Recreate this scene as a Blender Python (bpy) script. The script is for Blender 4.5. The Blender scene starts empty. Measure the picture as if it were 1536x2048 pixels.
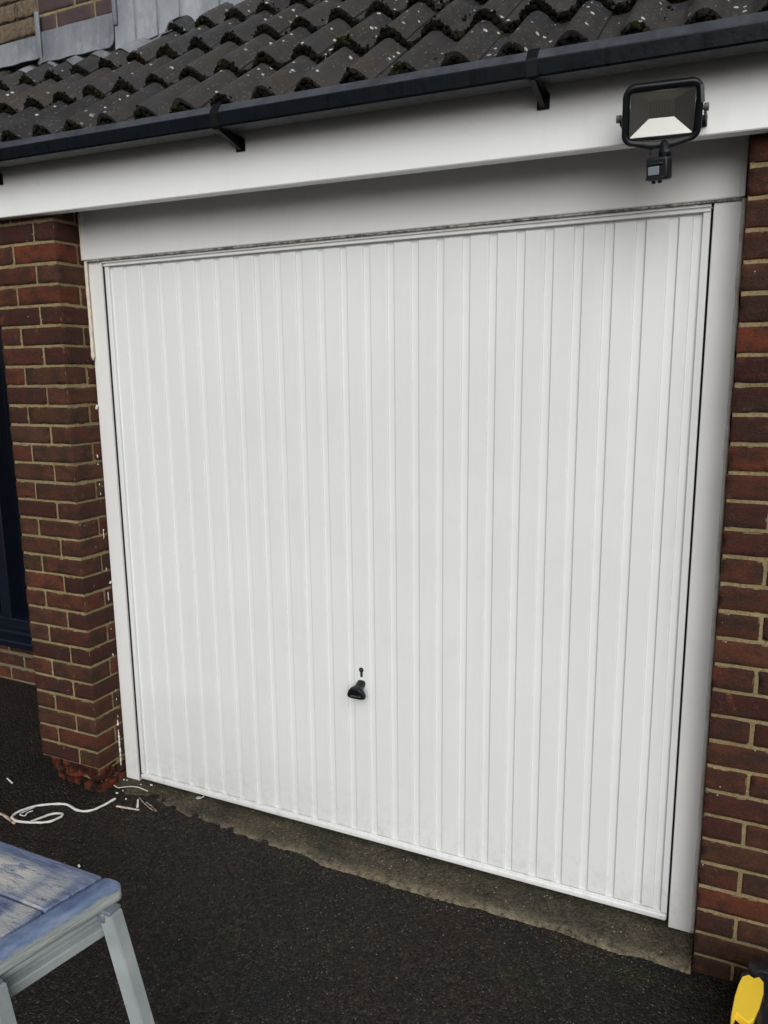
import bpy, bmesh, math, random
from mathutils import Vector, Matrix, noise
from math import radians as R, sin, cos, pi

S = bpy.context.scene
C = S.collection
# ------------------------------------------------------------------ camera
cd = bpy.data.cameras.new('camera'); cam = bpy.data.objects.new('camera', cd); C.objects.link(cam)
cam.location = (2.2199, -2.2912, 1.6986)
cam.rotation_euler = (R(79.7035), R(0.6011), R(24.7501))
cd.sensor_fit = 'HORIZONTAL'; cd.sensor_width = 36.0; cd.lens = 35.50
cd.clip_start = 0.02; cd.clip_end = 500
S.camera = cam
# ------------------------------------------------------------------ sky, sun, exposure
SUN_EL, SUN_AZ = R(30), R(156)          # azimuth clockwise from +Y
W = bpy.data.worlds.new('World'); S.world = W; W.use_nodes = True
wt = W.node_tree; bg = wt.nodes['Background']
sky = wt.nodes.new('ShaderNodeTexSky'); sky.sky_type = 'NISHITA'; sky.sun_disc = False
sky.sun_elevation = SUN_EL; sky.sun_rotation = SUN_AZ; sky.air_density = 1.0; sky.dust_density = 3.0; sky.ozone_density = 1.0
hs = wt.nodes.new('ShaderNodeHueSaturation'); hs.inputs['Saturation'].default_value = 0.26
wt.links.new(sky.outputs[0], hs.inputs['Color']); wt.links.new(hs.outputs[0], bg.inputs[0])
bg.inputs[1].default_value = 0.05
sl = bpy.data.lights.new('sun', 'SUN'); sl.energy = 1.5; sl.angle = R(56); sl.color = (0.975, 0.995, 1.0)
so = bpy.data.objects.new('sun', sl); C.objects.link(so)
sd = Vector((sin(SUN_AZ)*cos(SUN_EL), cos(SUN_AZ)*cos(SUN_EL), sin(SUN_EL)))
so.rotation_euler = sd.to_track_quat('Z', 'Y').to_euler(); so.location = (0, -4, 6)
S.view_settings.view_transform = 'Standard'; S.view_settings.look = 'None'
S.view_settings.gamma = 1.0; S.view_settings.exposure = 0.52

# ------------------------------------------------------------------ helpers
random.seed(7)
def tag(o, label=None, cat=None, group=None, kind=None):
    if label: o['label'] = label
    if cat: o['category'] = cat
    if group: o['group'] = group
    if kind: o['kind'] = kind
    return o
def root(name, loc, label, cat, group=None):
    o = bpy.data.objects.new(name, None); o.empty_display_size = 0.1; o.location = loc; C.objects.link(o)
    return tag(o, label, cat, group)
def base_of(p):
    v = Vector((0, 0, 0))
    while p is not None:
        v += Vector(p.location); p = p.parent
    return v
def link(name, me, mats, parent=None, loc=None):
    """mesh in world coordinates -> object under parent (or with its own origin)"""
    o = bpy.data.objects.new(name, me)
    off = base_of(parent)
    if loc is not None: off = off*0 + Vector(loc)
    me.transform(Matrix.Translation(-off))
    if parent: o.parent = parent; o.location = (0, 0, 0) if loc is None else Vector(loc) - base_of(parent)
    else: o.location = off
    for m in (mats if isinstance(mats, (list, tuple)) else [mats]): me.materials.append(m)
    C.objects.link(o); return o
class MB:
    def __init__(s): s.v = []; s.f = []; s.m = []; s.sm = []; s.a = []
    def add(s, vs, fs, mi=0, smooth=False, attr=None):
        b = len(s.v); s.v += [tuple(v) for v in vs]
        s.a += [attr or (0.5, 0.5, 0.5, 1)]*len(vs)
        for f in fs: s.f.append([b+i for i in f]); s.m.append(mi); s.sm.append(smooth)
    def box(s, x0, x1, y0, y1, z0, z1, mi=0, attr=None):
        v = [(x, y, z) for x in (x0, x1) for y in (y0, y1) for z in (z0, z1)]
        s.add(v, [(0,1,3,2), (4,6,7,5), (0,4,5,1), (2,3,7,6), (0,2,6,4), (1,5,7,3)], mi, False, attr)
    def rbox(s, c, size, r=0.004, rot=None, mi=0, seg=2, smooth=True, attr=None, fn=None):
        bm = bmesh.new(); bmesh.ops.create_cube(bm, size=1.0)
        for v in bm.verts: v.co = Vector((v.co.x*size[0], v.co.y*size[1], v.co.z*size[2]))
        if fn:
            for v in bm.verts: v.co = fn(v.co)
        bv_ = set(bmesh.ops.bevel(bm, geom=list(bm.edges), offset=r, segments=seg, profile=0.5, affect='EDGES')['faces'])
        M = Matrix.Translation(c) @ (rot.to_4x4() if rot is not None else Matrix.Identity(4))
        bm.verts.index_update()
        s.add([M @ v.co for v in bm.verts], [[v.index for v in f.verts] for f in bm.faces], mi, smooth, attr)
        for i_, f in enumerate(bm.faces): s.sm[len(s.sm)-len(bm.faces)+i_] = bool(smooth and f in bv_)
        bm.free()
    def tube(s, pts, r, n=8, mi=0, flat=1.0, smooth=True, cap=True):
        pts = [Vector(p) for p in pts]; rings = []
        t0 = (pts[1]-pts[0]).normalized(); tot = (pts[-1]-pts[0])
        vert = abs(tot.z) > 0.7*tot.length if tot.length > 1e-6 else False
        up = Vector((0, 1, 0)) if vert else Vector((0, 0, 1))
        for i, p in enumerate(pts):
            t = (pts[min(i+1, len(pts)-1)] - pts[max(i-1, 0)]).normalized()
            a = t.cross(up)
            a = a.normalized() if a.length > 1e-3 else Vector((1, 0, 0))
            b = a.cross(t).normalized(); rr = r[i] if isinstance(r, (list, tuple)) else r
            rings.append([p + a*rr*cos(2*pi*k/n) + b*rr*flat*sin(2*pi*k/n) for k in range(n)])
        vs = [v for g in rings for v in g]; fs = []
        for i in range(len(pts)-1):
            for k in range(n): fs.append((i*n+k, i*n+(k+1) % n, (i+1)*n+(k+1) % n, (i+1)*n+k))
        if cap: fs += [tuple(range(n-1, -1, -1)), tuple((len(pts)-1)*n+k for k in range(n))]
        s.add(vs, fs, mi, smooth)
    def extrude_x(s, prof, xs, zsh=lambda x: 0.0, mi=0, smooth=False, closed=True):
        n = len(prof); vs = [(x, y, z+zsh(x)) for x in xs for (y, z) in prof]; fs = []
        for i in range(len(xs)-1):
            for k in range(n if closed else n-1):
                fs.append((i*n+k, i*n+(k+1) % n, (i+1)*n+(k+1) % n, (i+1)*n+k))
        if closed: fs += [tuple(range(n)), tuple((len(xs)-1)*n+k for k in range(n-1, -1, -1))]
        s.add(vs, fs, mi, smooth)
    def mesh(s, name):
        me = bpy.data.meshes.new(name); me.from_pydata(s.v, [], s.f)
        me.polygons.foreach_set('material_index', s.m); me.polygons.foreach_set('use_smooth', s.sm)
        at = me.attributes.new('tint', 'FLOAT_COLOR', 'POINT')
        at.data.foreach_set('color', [c for a in s.a for c in a])
        bm = bmesh.new(); bm.from_mesh(me); bmesh.ops.recalc_face_normals(bm, faces=bm.faces); bm.to_mesh(me); bm.free()
        me.update(); return me
    def obj(s, name, mats, parent=None, loc=None): return link(name, s.mesh(name), mats, parent, loc)

# ------------------------------------------------------------------ materials
class N:
    def __init__(s, name):
        s.m = bpy.data.materials.new(name); s.m.use_nodes = True; s.t = s.m.node_tree
        s.b = s.t.nodes['Principled BSDF']; s.co = s.t.nodes.new('ShaderNodeNewGeometry').outputs['Position']
    def n(s, ty, **k):
        nd = s.t.nodes.new('ShaderNode'+ty)
        for a, b in k.items(): setattr(nd, a, b)
        return nd
    def l(s, a, b): s.t.links.new(a, b)
    def set(s, sock, v):
        if hasattr(v, 'is_output') or isinstance(v, bpy.types.NodeSocket): s.l(v, sock)
        else: sock.default_value = v
    def map(s, scale=(1, 1, 1), loc=(0, 0, 0), rot=(0, 0, 0)):
        m = s.n('Mapping'); s.l(s.co, m.inputs['Vector'])
        m.inputs['Scale'].default_value = scale; m.inputs['Location'].default_value = loc; m.inputs['Rotation'].default_value = rot
        return m.outputs[0]
    def noise(s, sc, det=4, rough=0.55, co=None, dist=0.0):
        t = s.n('TexNoise'); s.l(co or s.co, t.inputs['Vector']); t.inputs['Scale'].default_value = sc
        t.inputs['Detail'].default_value = det; t.inputs['Roughness'].default_value = rough; t.inputs['Distortion'].default_value = dist
        return t.outputs['Fac']
    def vor(s, sc, co=None, feat='F1', out='Distance', rnd=1.0):
        t = s.n('TexVoronoi', feature=feat); s.l(co or s.co, t.inputs['Vector']); t.inputs['Scale'].default_value = sc
        t.inputs['Randomness'].default_value = rnd; return t.outputs[out]
    def ramp(s, v, stops):
        r = s.n('ValToRGB'); s.l(v, r.inputs[0]); e = r.color_ramp.elements
        while len(e) < len(stops): e.new(0.5)
        for i, (p, c) in enumerate(stops):
            e[i].position = p; c = (c, c, c) if isinstance(c, (int, float)) else c; e[i].color = (*c, 1)
        return r.outputs[0]
    def mix(s, f, a, b, mode='MIX'):
        m = s.n('Mix', data_type='RGBA', blend_type=mode); s.set(m.inputs[0], f)
        for sk, v in ((m.inputs[6], a), (m.inputs[7], b)):
            if isinstance(v, tuple): sk.default_value = (*v[:3], 1)
            else: s.l(v, sk)
        return m.outputs[2]
    def math(s, op, a, b=0.0):
        m = s.n('Math', operation=op); s.set(m.inputs[0], a); s.set(m.inputs[1], b); return m.outputs[0]
    def attr(s, sep=None):
        a = s.n('Attribute'); a.attribute_name = 'tint'
        if sep is None: return a.outputs['Color']
        q = s.n('SeparateColor'); s.l(a.outputs['Color'], q.inputs[0]); return q.outputs[sep]
    def xyz(s, i):
        q = s.n('SeparateXYZ'); s.l(s.co, q.inputs[0]); return q.outputs[i]
    def bump(s, h, d=0.002, st=1.0, prev=None):
        b = s.n('Bump'); b.inputs['Distance'].default_value = d; b.inputs['Strength'].default_value = st; s.l(h, b.inputs['Height'])
        if prev: s.l(prev, b.inputs['Normal'])
        return b.outputs[0]
    def out(s, col, rough=0.5, bump=None, spec=0.5, metal=0.0):
        if isinstance(col, tuple): s.b.inputs['Base Color'].default_value = (*col, 1)
        else: s.l(col, s.b.inputs['Base Color'])
        s.set(s.b.inputs['Roughness'], rough); s.b.inputs['Specular IOR Level'].default_value = spec; s.b.inputs['Metallic'].default_value = metal
        if bump: s.l(bump, s.b.inputs['Normal'])
        return s.m
def simple(name, col, rough=0.5, nz=0.0, sc=30, spec=0.5, metal=0.0):
    g = N(name)
    if nz:
        c = g.mix(g.ramp(g.noise(sc), [(0.3, 0), (0.7, 1)]), tuple(v*(1-nz) for v in col), tuple(min(1, v*(1+nz)) for v in col))
        return g.out(c, rough, g.bump(g.noise(sc*6, 3), 0.0006), spec, metal)
    return g.out(col, rough, None, spec, metal)

def brick_mat(name, mortar=False, dark=1.0):
    g = N(name)
    if mortar:
        c = g.mix(g.ramp(g.noise(9, 5), [(0.3, 0), (0.7, 1)]), (0.20, 0.155, 0.078), (0.32, 0.25, 0.13))
        c = g.mix(g.ramp(g.noise(140, 3), [(0.45, 0), (0.75, 1)]), c, (0.13, 0.10, 0.06))
        c = g.mix(0.0 if dark == 1 else 0.55, c, (0.10, 0.09, 0.075))
        return g.out(c, 0.95, g.bump(g.noise(260, 4, 0.7), 0.0022), 0.2)
    idr = g.attr(0); wr = g.attr(1)
    c = g.ramp(idr, [(0.0, (0.042, 0.016, 0.0135)), (0.22, (0.062, 0.021, 0.0165)), (0.42, (0.086, 0.029, 0.019)), (0.58, (0.070, 0.033, 0.020)), (0.76, (0.108, 0.032, 0.018)), (0.92, (0.080, 0.037, 0.023)), (1.0, (0.150, 0.038, 0.020))])
    co = g.map(scale=(1, 1, 1.6))
    c = g.mix(g.ramp(g.noise(13, 5, 0.6, co), [(0.42, 0), (0.62, 0.8)]), c, (0.036, 0.023, 0.017))
    c = g.mix(g.ramp(g.noise(21, 4, 0.6), [(0.60, 0), (0.72, 0.6)]), c, (0.155, 0.048, 0.026))
    c = g.mix(g.ramp(g.noise(330, 2, 0.6), [(0.60, 0), (0.74, 0.5)]), c, (0.16, 0.085, 0.055))
    # efflorescence and mortar smears
    c = g.mix(g.ramp(g.noise(17, 6, 0.75), [(0.62, 0), (0.78, 0.5)]), c, (0.17, 0.13, 0.085))
    spk = g.math('LESS_THAN', g.vor(34), 0.075)
    rnd = g.math('GREATER_THAN', g.noise(6, 2), 0.56)
    c = g.mix(g.math('MULTIPLY', spk, rnd), c, (0.42, 0.37, 0.33))
    # spalled, freshly broken orange clay (second tint channel)
    c = g.mix(g.math('MULTIPLY', g.ramp(g.noise(30, 4), [(0.40, 0), (0.60, 1)]), wr), c, (0.15, 0.032, 0.014))
    c = g.mix(g.math('MULTIPLY', g.ramp(g.noise(20, 5, 0.7), [(0.46, 0), (0.56, 1)]), wr), c, (0.012, 0.008, 0.007))
    c = g.mix(0.5, c, g.ramp(g.noise(150, 5, 0.75), [(0.3, 0.45), (0.7, 1.5)]), 'MULTIPLY')
    h = g.math('ADD', g.noise(90, 5, 0.7), g.math('MULTIPLY', g.noise(420, 3, 0.7), 0.5))
    return g.out(c, 0.86, g.bump(h, 0.0055), 0.14)

M = {}
M['brick'] = brick_mat('weathered_red_brick')
M['mortar'] = brick_mat('sandy_mortar', True)
M['greymortar'] = brick_mat('grey_mortar', True, 0.5)

def white_paint(name, col=(0.745, 0.752, 0.740), rough=0.33, dirt=0.2):
    g = N(name)
    c = g.mix(g.ramp(g.noise(1.7, 5), [(0.3, 0), (0.7, 1)]), col, tuple(v*0.955 for v in col))
    c = g.mix(g.ramp(g.noise(7, 6, 0.7), [(0.55, 0), (0.85, dirt)]), c, (0.55, 0.53, 0.49))
    low = g.ramp(g.xyz(2), [(0.0, 1), (0.55, 0.0)])
    sp = g.math('LESS_THAN', g.vor(52), 0.055)
    pick = g.math('GREATER_THAN', g.noise(9, 3), 0.57)
    c = g.mix(g.math('MULTIPLY', g.math('MULTIPLY', sp, pick), g.math('ADD', g.math('MULTIPLY', low, 0.8), 0.06)), c, (0.16, 0.13, 0.10))
    c = g.mix(g.ramp(g.noise(3.4, 6, 0.75, g.map(scale=(1.6, 1, 0.35))), [(0.52, 0), (0.80, 0.30)]), c, (0.60, 0.585, 0.54))
    spl = g.math('MULTIPLY', g.ramp(g.xyz(2), [(0.0, 0.75), (0.22, 0.0)]), g.ramp(g.noise(26, 6, 0.8), [(0.48, 0), (0.68, 0.6)]))
    c = g.mix(spl, c, (0.40, 0.37, 0.31))
    b = g.bump(g.noise(1.5, 3, 0.5), 0.014, 0.5)
    b = g.bump(g.noise(420, 2), 0.00015, 0.5, b)
    rg = g.ramp(g.noise(5, 4), [(0.3, rough-0.04), (0.7, rough+0.1)])
    return g.out(c, rg, b, 0.5)
M['door'] = white_paint('white_powder_coated_steel')
M['frame'] = white_paint('white_gloss_paint', (0.76, 0.75, 0.73), 0.38, 0.3)
M['fascia'] = white_paint('white_upvc', (0.86, 0.86, 0.84), 0.30, 0.15)

g = N('dirty_ledge_grime')
c = g.mix(g.ramp(g.noise(60, 5, 0.7, g.map(scale=(1, 1, 0.3))), [(0.42, 0), (0.58, 1)]), (0.10, 0.095, 0.08), (0.42, 0.41, 0.37))
M['grime'] = g.out(c, 0.8, g.bump(g.noise(200), 0.001))
M['gap'] = simple('dark_gap', (0.004, 0.004, 0.005), 0.9)
M['sealant'] = simple('old_cream_sealant', (0.66, 0.58, 0.46), 0.55, 0.18, 60)
M['strip'] = simple('white_sealant_strip', (0.72, 0.70, 0.65), 0.5, 0.12, 40)
g = N('dirty_sealant_offcut')
c = g.mix(g.ramp(g.noise(70, 4, 0.7), [(0.42, 0), (0.6, 1)]), (0.60, 0.50, 0.40), (0.20, 0.115, 0.075))
M['dirtystrip'] = g.out(c, 0.6, g.bump(g.noise(160), 0.001))

# gutter plastic: glossy black with dried drip marks
g = N('black_gutter_plastic')
c = g.mix(g.ramp(g.noise(75, 3, 0.5, g.map(scale=(1.0, 0.02, 0.02))), [(0.60, 0), (0.66, 0.8)]), (0.0030, 0.0055, 0.0085), (0.0008, 0.001, 0.0013))
c = g.mix(g.ramp(g.noise(9, 5), [(0.5, 0), (0.8, 0.4)]), c, (0.012, 0.016, 0.019))
M['gutter'] = g.out(c, g.ramp(g.noise(30, 3), [(0.3, 0.22), (0.7, 0.42)]), g.bump(g.noise(60, 3), 0.0006), 0.20)
g = N('gutter_lip_painted_sky_sheen')  # sky sheen on the gutter lip, painted in as a paler colour
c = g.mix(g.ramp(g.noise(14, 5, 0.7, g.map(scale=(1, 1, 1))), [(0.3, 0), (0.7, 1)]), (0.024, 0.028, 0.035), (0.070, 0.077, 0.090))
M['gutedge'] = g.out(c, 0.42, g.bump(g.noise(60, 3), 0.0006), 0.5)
M['black'] = simple('black_plastic', (0.006, 0.007, 0.009), 0.42, 0.3, 60, 0.35)
M['bracket'] = simple('black_bracket_plastic', (0.004, 0.005, 0.006), 0.5, spec=0.2)

# roof tile
g = N('weathered_concrete_tile')
t0 = g.attr(0); t1 = g.attr(1)
c = g.ramp(t0, [(0.0, (0.022, 0.021, 0.022)), (0.5, (0.034, 0.030, 0.028)), (1.0, (0.052, 0.043, 0.036))])
c = g.mix(g.ramp(g.noise(5, 5, 0.6), [(0.4, 0), (0.68, 0.7)]), c, (0.034, 0.038, 0.046))
c = g.mix(g.ramp(g.noise(16, 6, 0.7), [(0.5, 0), (0.72, 0.5)]), c, (0.068, 0.056, 0.044))
c = g.mix(g.math('MULTIPLY', t1, g.ramp(g.noise(8, 4), [(0.35, 0.3), (0.6, 1)])), c, g.mix(g.noise(3, 2), (0.17, 0.065, 0.04), (0.17, 0.14, 0.07)))
vo = g.n('TexVoronoi'); g.l(g.map(scale=(1.0, 0.62, 0.62)), vo.inputs['Vector']); vo.inputs['Scale'].default_value = 50
wv = g.math('ADD', vo.outputs['Distance'], g.math('MULTIPLY', g.noise(170, 3), 0.22))
q = g.n('SeparateColor'); g.l(vo.outputs['Color'], q.inputs[0])
pk = g.math('MULTIPLY', g.math('GREATER_THAN', q.outputs[0], 0.70), g.ramp(g.noise(3.2, 3), [(0.42, 0), (0.5, 1)]))
sz = g.math('ADD', g.math('MULTIPLY', q.outputs[1], 0.17), 0.25)
c = g.mix(g.math('MULTIPLY', g.math('LESS_THAN', wv, sz), pk), c, (0.46, 0.465, 0.43))
v2 = g.n('TexVoronoi'); g.l(g.co, v2.inputs['Vector']); v2.inputs['Scale'].default_value = 120
q2 = g.n('SeparateColor'); g.l(v2.outputs['Color'], q2.inputs[0])
c = g.mix(g.math('MULTIPLY', g.math('LESS_THAN', v2.outputs['Distance'], 0.26), g.math('MULTIPLY', g.math('GREATER_THAN', q2.outputs[0], 0.80), 0.6)), c, (0.30, 0.30, 0.26))
c = g.mix(g.ramp(g.noise(11, 5, 0.7), [(0.66, 0), (0.76, 0.5)]), c, (0.052, 0.052, 0.016))
h = g.math('ADD', g.noise(80, 5, 0.7), g.math('MULTIPLY', g.noise(380, 3), 0.6))
M['tile'] = g.out(c, g.ramp(g.noise(12, 3), [(0.3, 0.33), (0.7, 0.60)]), g.bump(h, 0.0022), 0.45)
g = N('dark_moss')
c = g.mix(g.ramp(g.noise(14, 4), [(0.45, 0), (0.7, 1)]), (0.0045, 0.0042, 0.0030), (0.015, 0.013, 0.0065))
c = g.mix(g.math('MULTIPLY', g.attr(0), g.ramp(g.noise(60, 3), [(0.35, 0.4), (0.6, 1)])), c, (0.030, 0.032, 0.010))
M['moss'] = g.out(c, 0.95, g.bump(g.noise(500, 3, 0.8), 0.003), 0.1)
g = N('oxidised_lead')
c = g.mix(g.ramp(g.noise(6, 6, 0.65, g.map(scale=(1, 1, 0.35))), [(0.35, 0), (0.68, 1)]), (0.115, 0.125, 0.145), (0.27, 0.285, 0.305))
c = g.mix(g.ramp(g.noise(24, 5, 0.7, g.map(scale=(1, 1, 0.4))), [(0.55, 0), (0.75, 0.55)]), c, (0.40, 0.41, 0.40))
M['lead'] = g.out(c, 0.62, g.bump(g.noise(22, 3), 0.004), 0.35, 0.15)
M['blockjoint'] = simple('dark_joint', (0.075, 0.068, 0.055), 0.95, 0.25, 60)
g = N('buff_split_stone')
c = g.mix(g.ramp(g.noise(70, 6, 0.75), [(0.35, 0), (0.7, 1)]), (0.095, 0.070, 0.045), (0.26, 0.20, 0.14))
M['stone'] = g.out(c, 0.95, g.bump(g.noise(60, 6, 0.75), 0.014), 0.2)
g = N('dark_engineering_brick')
c = g.mix(g.ramp(g.noise(10, 5), [(0.4, 0), (0.7, 1)]), (0.055, 0.036, 0.036), (0.072, 0.050, 0.046))
M['darkbrick'] = g.out(c, 0.7, g.bump(g.noise(200, 3), 0.001), 0.3)

# tarmac
g = N('worn_tarmac')
big = g.noise(0.9, 5, 0.6); mid = g.noise(5, 5, 0.65)
c = g.mix(g.ramp(big, [(0.38, 0), (0.62, 1)]), (0.0130, 0.0100, 0.0080), (0.0205, 0.0128, 0.0090))
c = g.mix(g.ramp(mid, [(0.48, 0), (0.66, 0.8)]), c, (0.0085, 0.0090, 0.0098))
c = g.mix(g.ramp(g.noise(3.1, 6, 0.75), [(0.56, 0), (0.66, 0.8)]), c, (0.017, 0.022, 0.008))
vs = g.n('TexVoronoi'); g.l(g.co, vs.inputs['Vector']); vs.inputs['Scale'].default_value = 125
qs = g.n('SeparateColor'); g.l(vs.outputs['Color'], qs.inputs[0])
c = g.mix(0.8, c, g.ramp(qs.outputs[1], [(0.0, 0.25), (0.5, 0.8), (0.85, 1.6), (1.0, 3.2)]), 'MULTIPLY')
st = g.math('MULTIPLY', g.math('GREATER_THAN', qs.outputs[0], 0.972), g.math('LESS_THAN', vs.outputs['Distance'], 0.34))
c = g.mix(st, c, (0.15, 0.125, 0.10))
h = g.math('ADD', g.math('MULTIPLY', g.ramp(vs.outputs['Distance'], [(0.0, 1), (0.75, 0)]), 1.0), g.math('MULTIPLY', g.noise(70, 4, 0.7), 1.1))
M['tarmac'] = g.out(c, g.ramp(qs.outputs[2], [(0.0, 0.45), (1.0, 0.9)]), g.bump(h, 0.0085), 0.26)
g = N('worn_concrete')
c = g.mix(g.ramp(g.noise(5, 6, 0.7), [(0.35, 0), (0.65, 1)]), (0.032, 0.029, 0.020), (0.088, 0.071, 0.045))
c = g.mix(g.ramp(g.noise(12, 5, 0.7), [(0.52, 0), (0.7, 0.55)]), c, (0.030, 0.031, 0.024))
v4 = g.n('TexVoronoi'); g.l(g.co, v4.inputs['Vector']); v4.inputs['Scale'].default_value = 150
q4 = g.n('SeparateColor'); g.l(v4.outputs['Color'], q4.inputs[0])
c = g.mix(0.75, c, g.ramp(q4.outputs[1], [(0.0, 0.4), (0.5, 0.95), (1.0, 1.7)]), 'MULTIPLY')
c = g.mix(g.math('MULTIPLY', g.math('GREATER_THAN', q4.outputs[0], 0.985), g.math('LESS_THAN', v4.outputs['Distance'], 0.4)), c, (0.34, 0.31, 0.26))
edge = g.math('MULTIPLY', g.attr(0), g.ramp(g.noise(38, 4, 0.7), [(0.36, 0), (0.58, 1)]))
c = g.mix(edge, c, g.mix(g.noise(120, 3), (0.15, 0.125, 0.080), (0.30, 0.25, 0.17)))
M['concrete'] = g.out(c, 0.86, g.bump(g.math('ADD', g.noise(130, 5, 0.75), g.math('MULTIPLY', v4.outputs['Distance'], -0.6)), 0.006), 0.3)
M['navy'] = simple('navy_painted_frame', (0.0022, 0.0045, 0.011), 0.4, 0.25, 12)
M['pale'] = simple('pale_ceramic', (0.30, 0.31, 0.29), 0.4, 0.1)
g = N('dark_window_glass'); M['glass'] = g.out((0.002, 0.003, 0.006), 0.08, None, 0.5)
M['interior'] = simple('dark_interior', (0.012, 0.012, 0.012), 0.9)
M['rafter'] = simple('dark_timber', (0.03, 0.024, 0.018), 0.9)

# ------------------------------------------------------------------ ground
def gz(x, y=0.0): return -0.012 - 0.0125*max(-6, min(6, x))
mb = MB()
xs = [-60, -20, -6] + [-3 + 0.25*i for i in range(33)] + [6, 20, 60]
ys = [-60, -20, -6] + [-4 + 0.25*i for i in range(25)] + [6, 20, 60]
def gh(x, y):
    h = gz(x)
    if -4 < x < 6 and -5 < y < 2.2: h += 0.004*noise.noise(Vector((x*1.3, y*1.3, 0))) - 0.002 - (0.004 if -0.2 < x < 2.4 and y > -0.1 else 0)
    return h
vs = [(x, y, gh(x, y)) for x in xs for y in ys]; ny = len(ys)
mb.add(vs, [(i*ny+j, (i+1)*ny+j, (i+1)*ny+j+1, i*ny+j+1) for i in range(len(xs)-1) for j in range(ny-1)], 0, True)
o = mb.obj('ground', M['tarmac']); tag(o, 'dark coarse tarmac driveway with greenish patches', None, None, 'structure')

# loose grit on the tarmac close to the walls
mb = MB(); rg = random.Random(3)
for i in range(2600):
    if i < 1500: x, y = rg.uniform(-0.9, 2.6), rg.uniform(-1.9, -0.2)
    elif i < 2100: x, y = rg.uniform(1.0, 2.6), rg.uniform(-0.6, -0.16)
    else: x, y = rg.uniform(-0.3, 2.2), rg.gauss(-0.2, 0.03)
    r = rg.uniform(0.0010, 0.0026); z = gh(x, y) + r*0.5
    vv = [(x+r*rg.uniform(.6, 1.3), y, z), (x-r*rg.uniform(.6, 1.3), y+r*.3, z), (x, y+r*rg.uniform(.6, 1.3), z), (x, y-r*rg.uniform(.6, 1.3), z-r*.2), (x+r*.2, y, z+r*rg.uniform(.5, .9)), (x, y, z-r)]
    mb.add(vv, [(0,2,4), (2,1,4), (1,3,4), (3,0,4), (2,0,5), (1,2,5), (3,1,5), (0,3,5)], 0, False, (rg.random(),)*3+(1,))
g = N('pale_grit'); M['grit'] = g.out(g.ramp(g.attr(0), [(0, (0.03, 0.026, 0.022)), (0.6, (0.085, 0.07, 0.055)), (1, (0.24, 0.20, 0.16))]), 0.6)
o = mb.obj('grit', M['grit']); tag(o, 'fine loose grit scattered over the tarmac', 'grit', None, 'stuff')

# concrete threshold strip with a broken front edge
E0 = [(-0.12, -0.10), (-0.0551, -0.150), (0.0505, -0.158), (0.132, -0.1157), (0.2713, -0.1496), (0.3893, -0.1653), (0.5192, -0.1600), (0.6755, -0.1768), (0.7972, -0.170), (0.9738, -0.1786), (1.1741, -0.1819), (1.2872, -0.1811), (1.3981, -0.182), (1.5311, -0.170), (1.6664, -0.1659), (1.794, -0.163), (1.919, -0.1681), (2.0793, -0.1640), (2.1355, -0.1605), (2.2105, -0.1650)]
def eY(x):
    for (a, b), (c2, d) in zip(E0, E0[1:]):
        if a <= x <= c2: return b + (d-b)*(x-a)/(c2-a)
    return E0[-1][1]
mb = MB(); cols = 640; rows = 14; vs = []; at = []
for i in range(cols+1):
    x = -0.115 + (2.206+0.115)*i/cols
    ye = eY(x) + 0.016*noise.noise(Vector((x*5.3, 3, 0))) + 0.012*noise.noise(Vector((x*15.7, 7, 0)))*(0.5+noise.noise(Vector((x*3, 1, 0)))) + 0.007*abs(noise.noise(Vector((x*37, 2, 0)))) + 0.004*noise.noise(Vector((x*97, 4, 0)))
    for j in range(rows+1):
        t = j/rows; y = 0.12 + (ye-0.12)*t**0.8
        zt = -0.013 - 0.0012*x - 0.006*max(0, t-0.5)*2 - max(0, t-0.45)*0.018*x/2.2*1.4
        zt += 0.0014*noise.noise(Vector((x*30, y*30, 1))) + 0.0022*noise.noise(Vector((x*11, y*17, 5)))*(t > 0.5) - (0.006*max(0, noise.noise(Vector((x*19, y*24, 8)))-0.1) if t > 0.7 else 0)
        ze = gz(x) - 0.012
        if j == rows: zt = ze
        vs.append((x, y, zt)); at.append((max(0, (t-0.74)/0.2),)*3+(1,))
b0 = len(mb.v); mb.v += vs; mb.a += at
for i in range(cols):
    for j in range(rows):
        k = i*(rows+1)+j; mb.f.append([k, k+rows+1, k+rows+2, k+1]); mb.m.append(0); mb.sm.append(True)
o = mb.obj('concrete_threshold', M['concrete']); tag(o, 'worn concrete strip under the garage door with crumbling sandy edge', None, None, 'structure')

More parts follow.
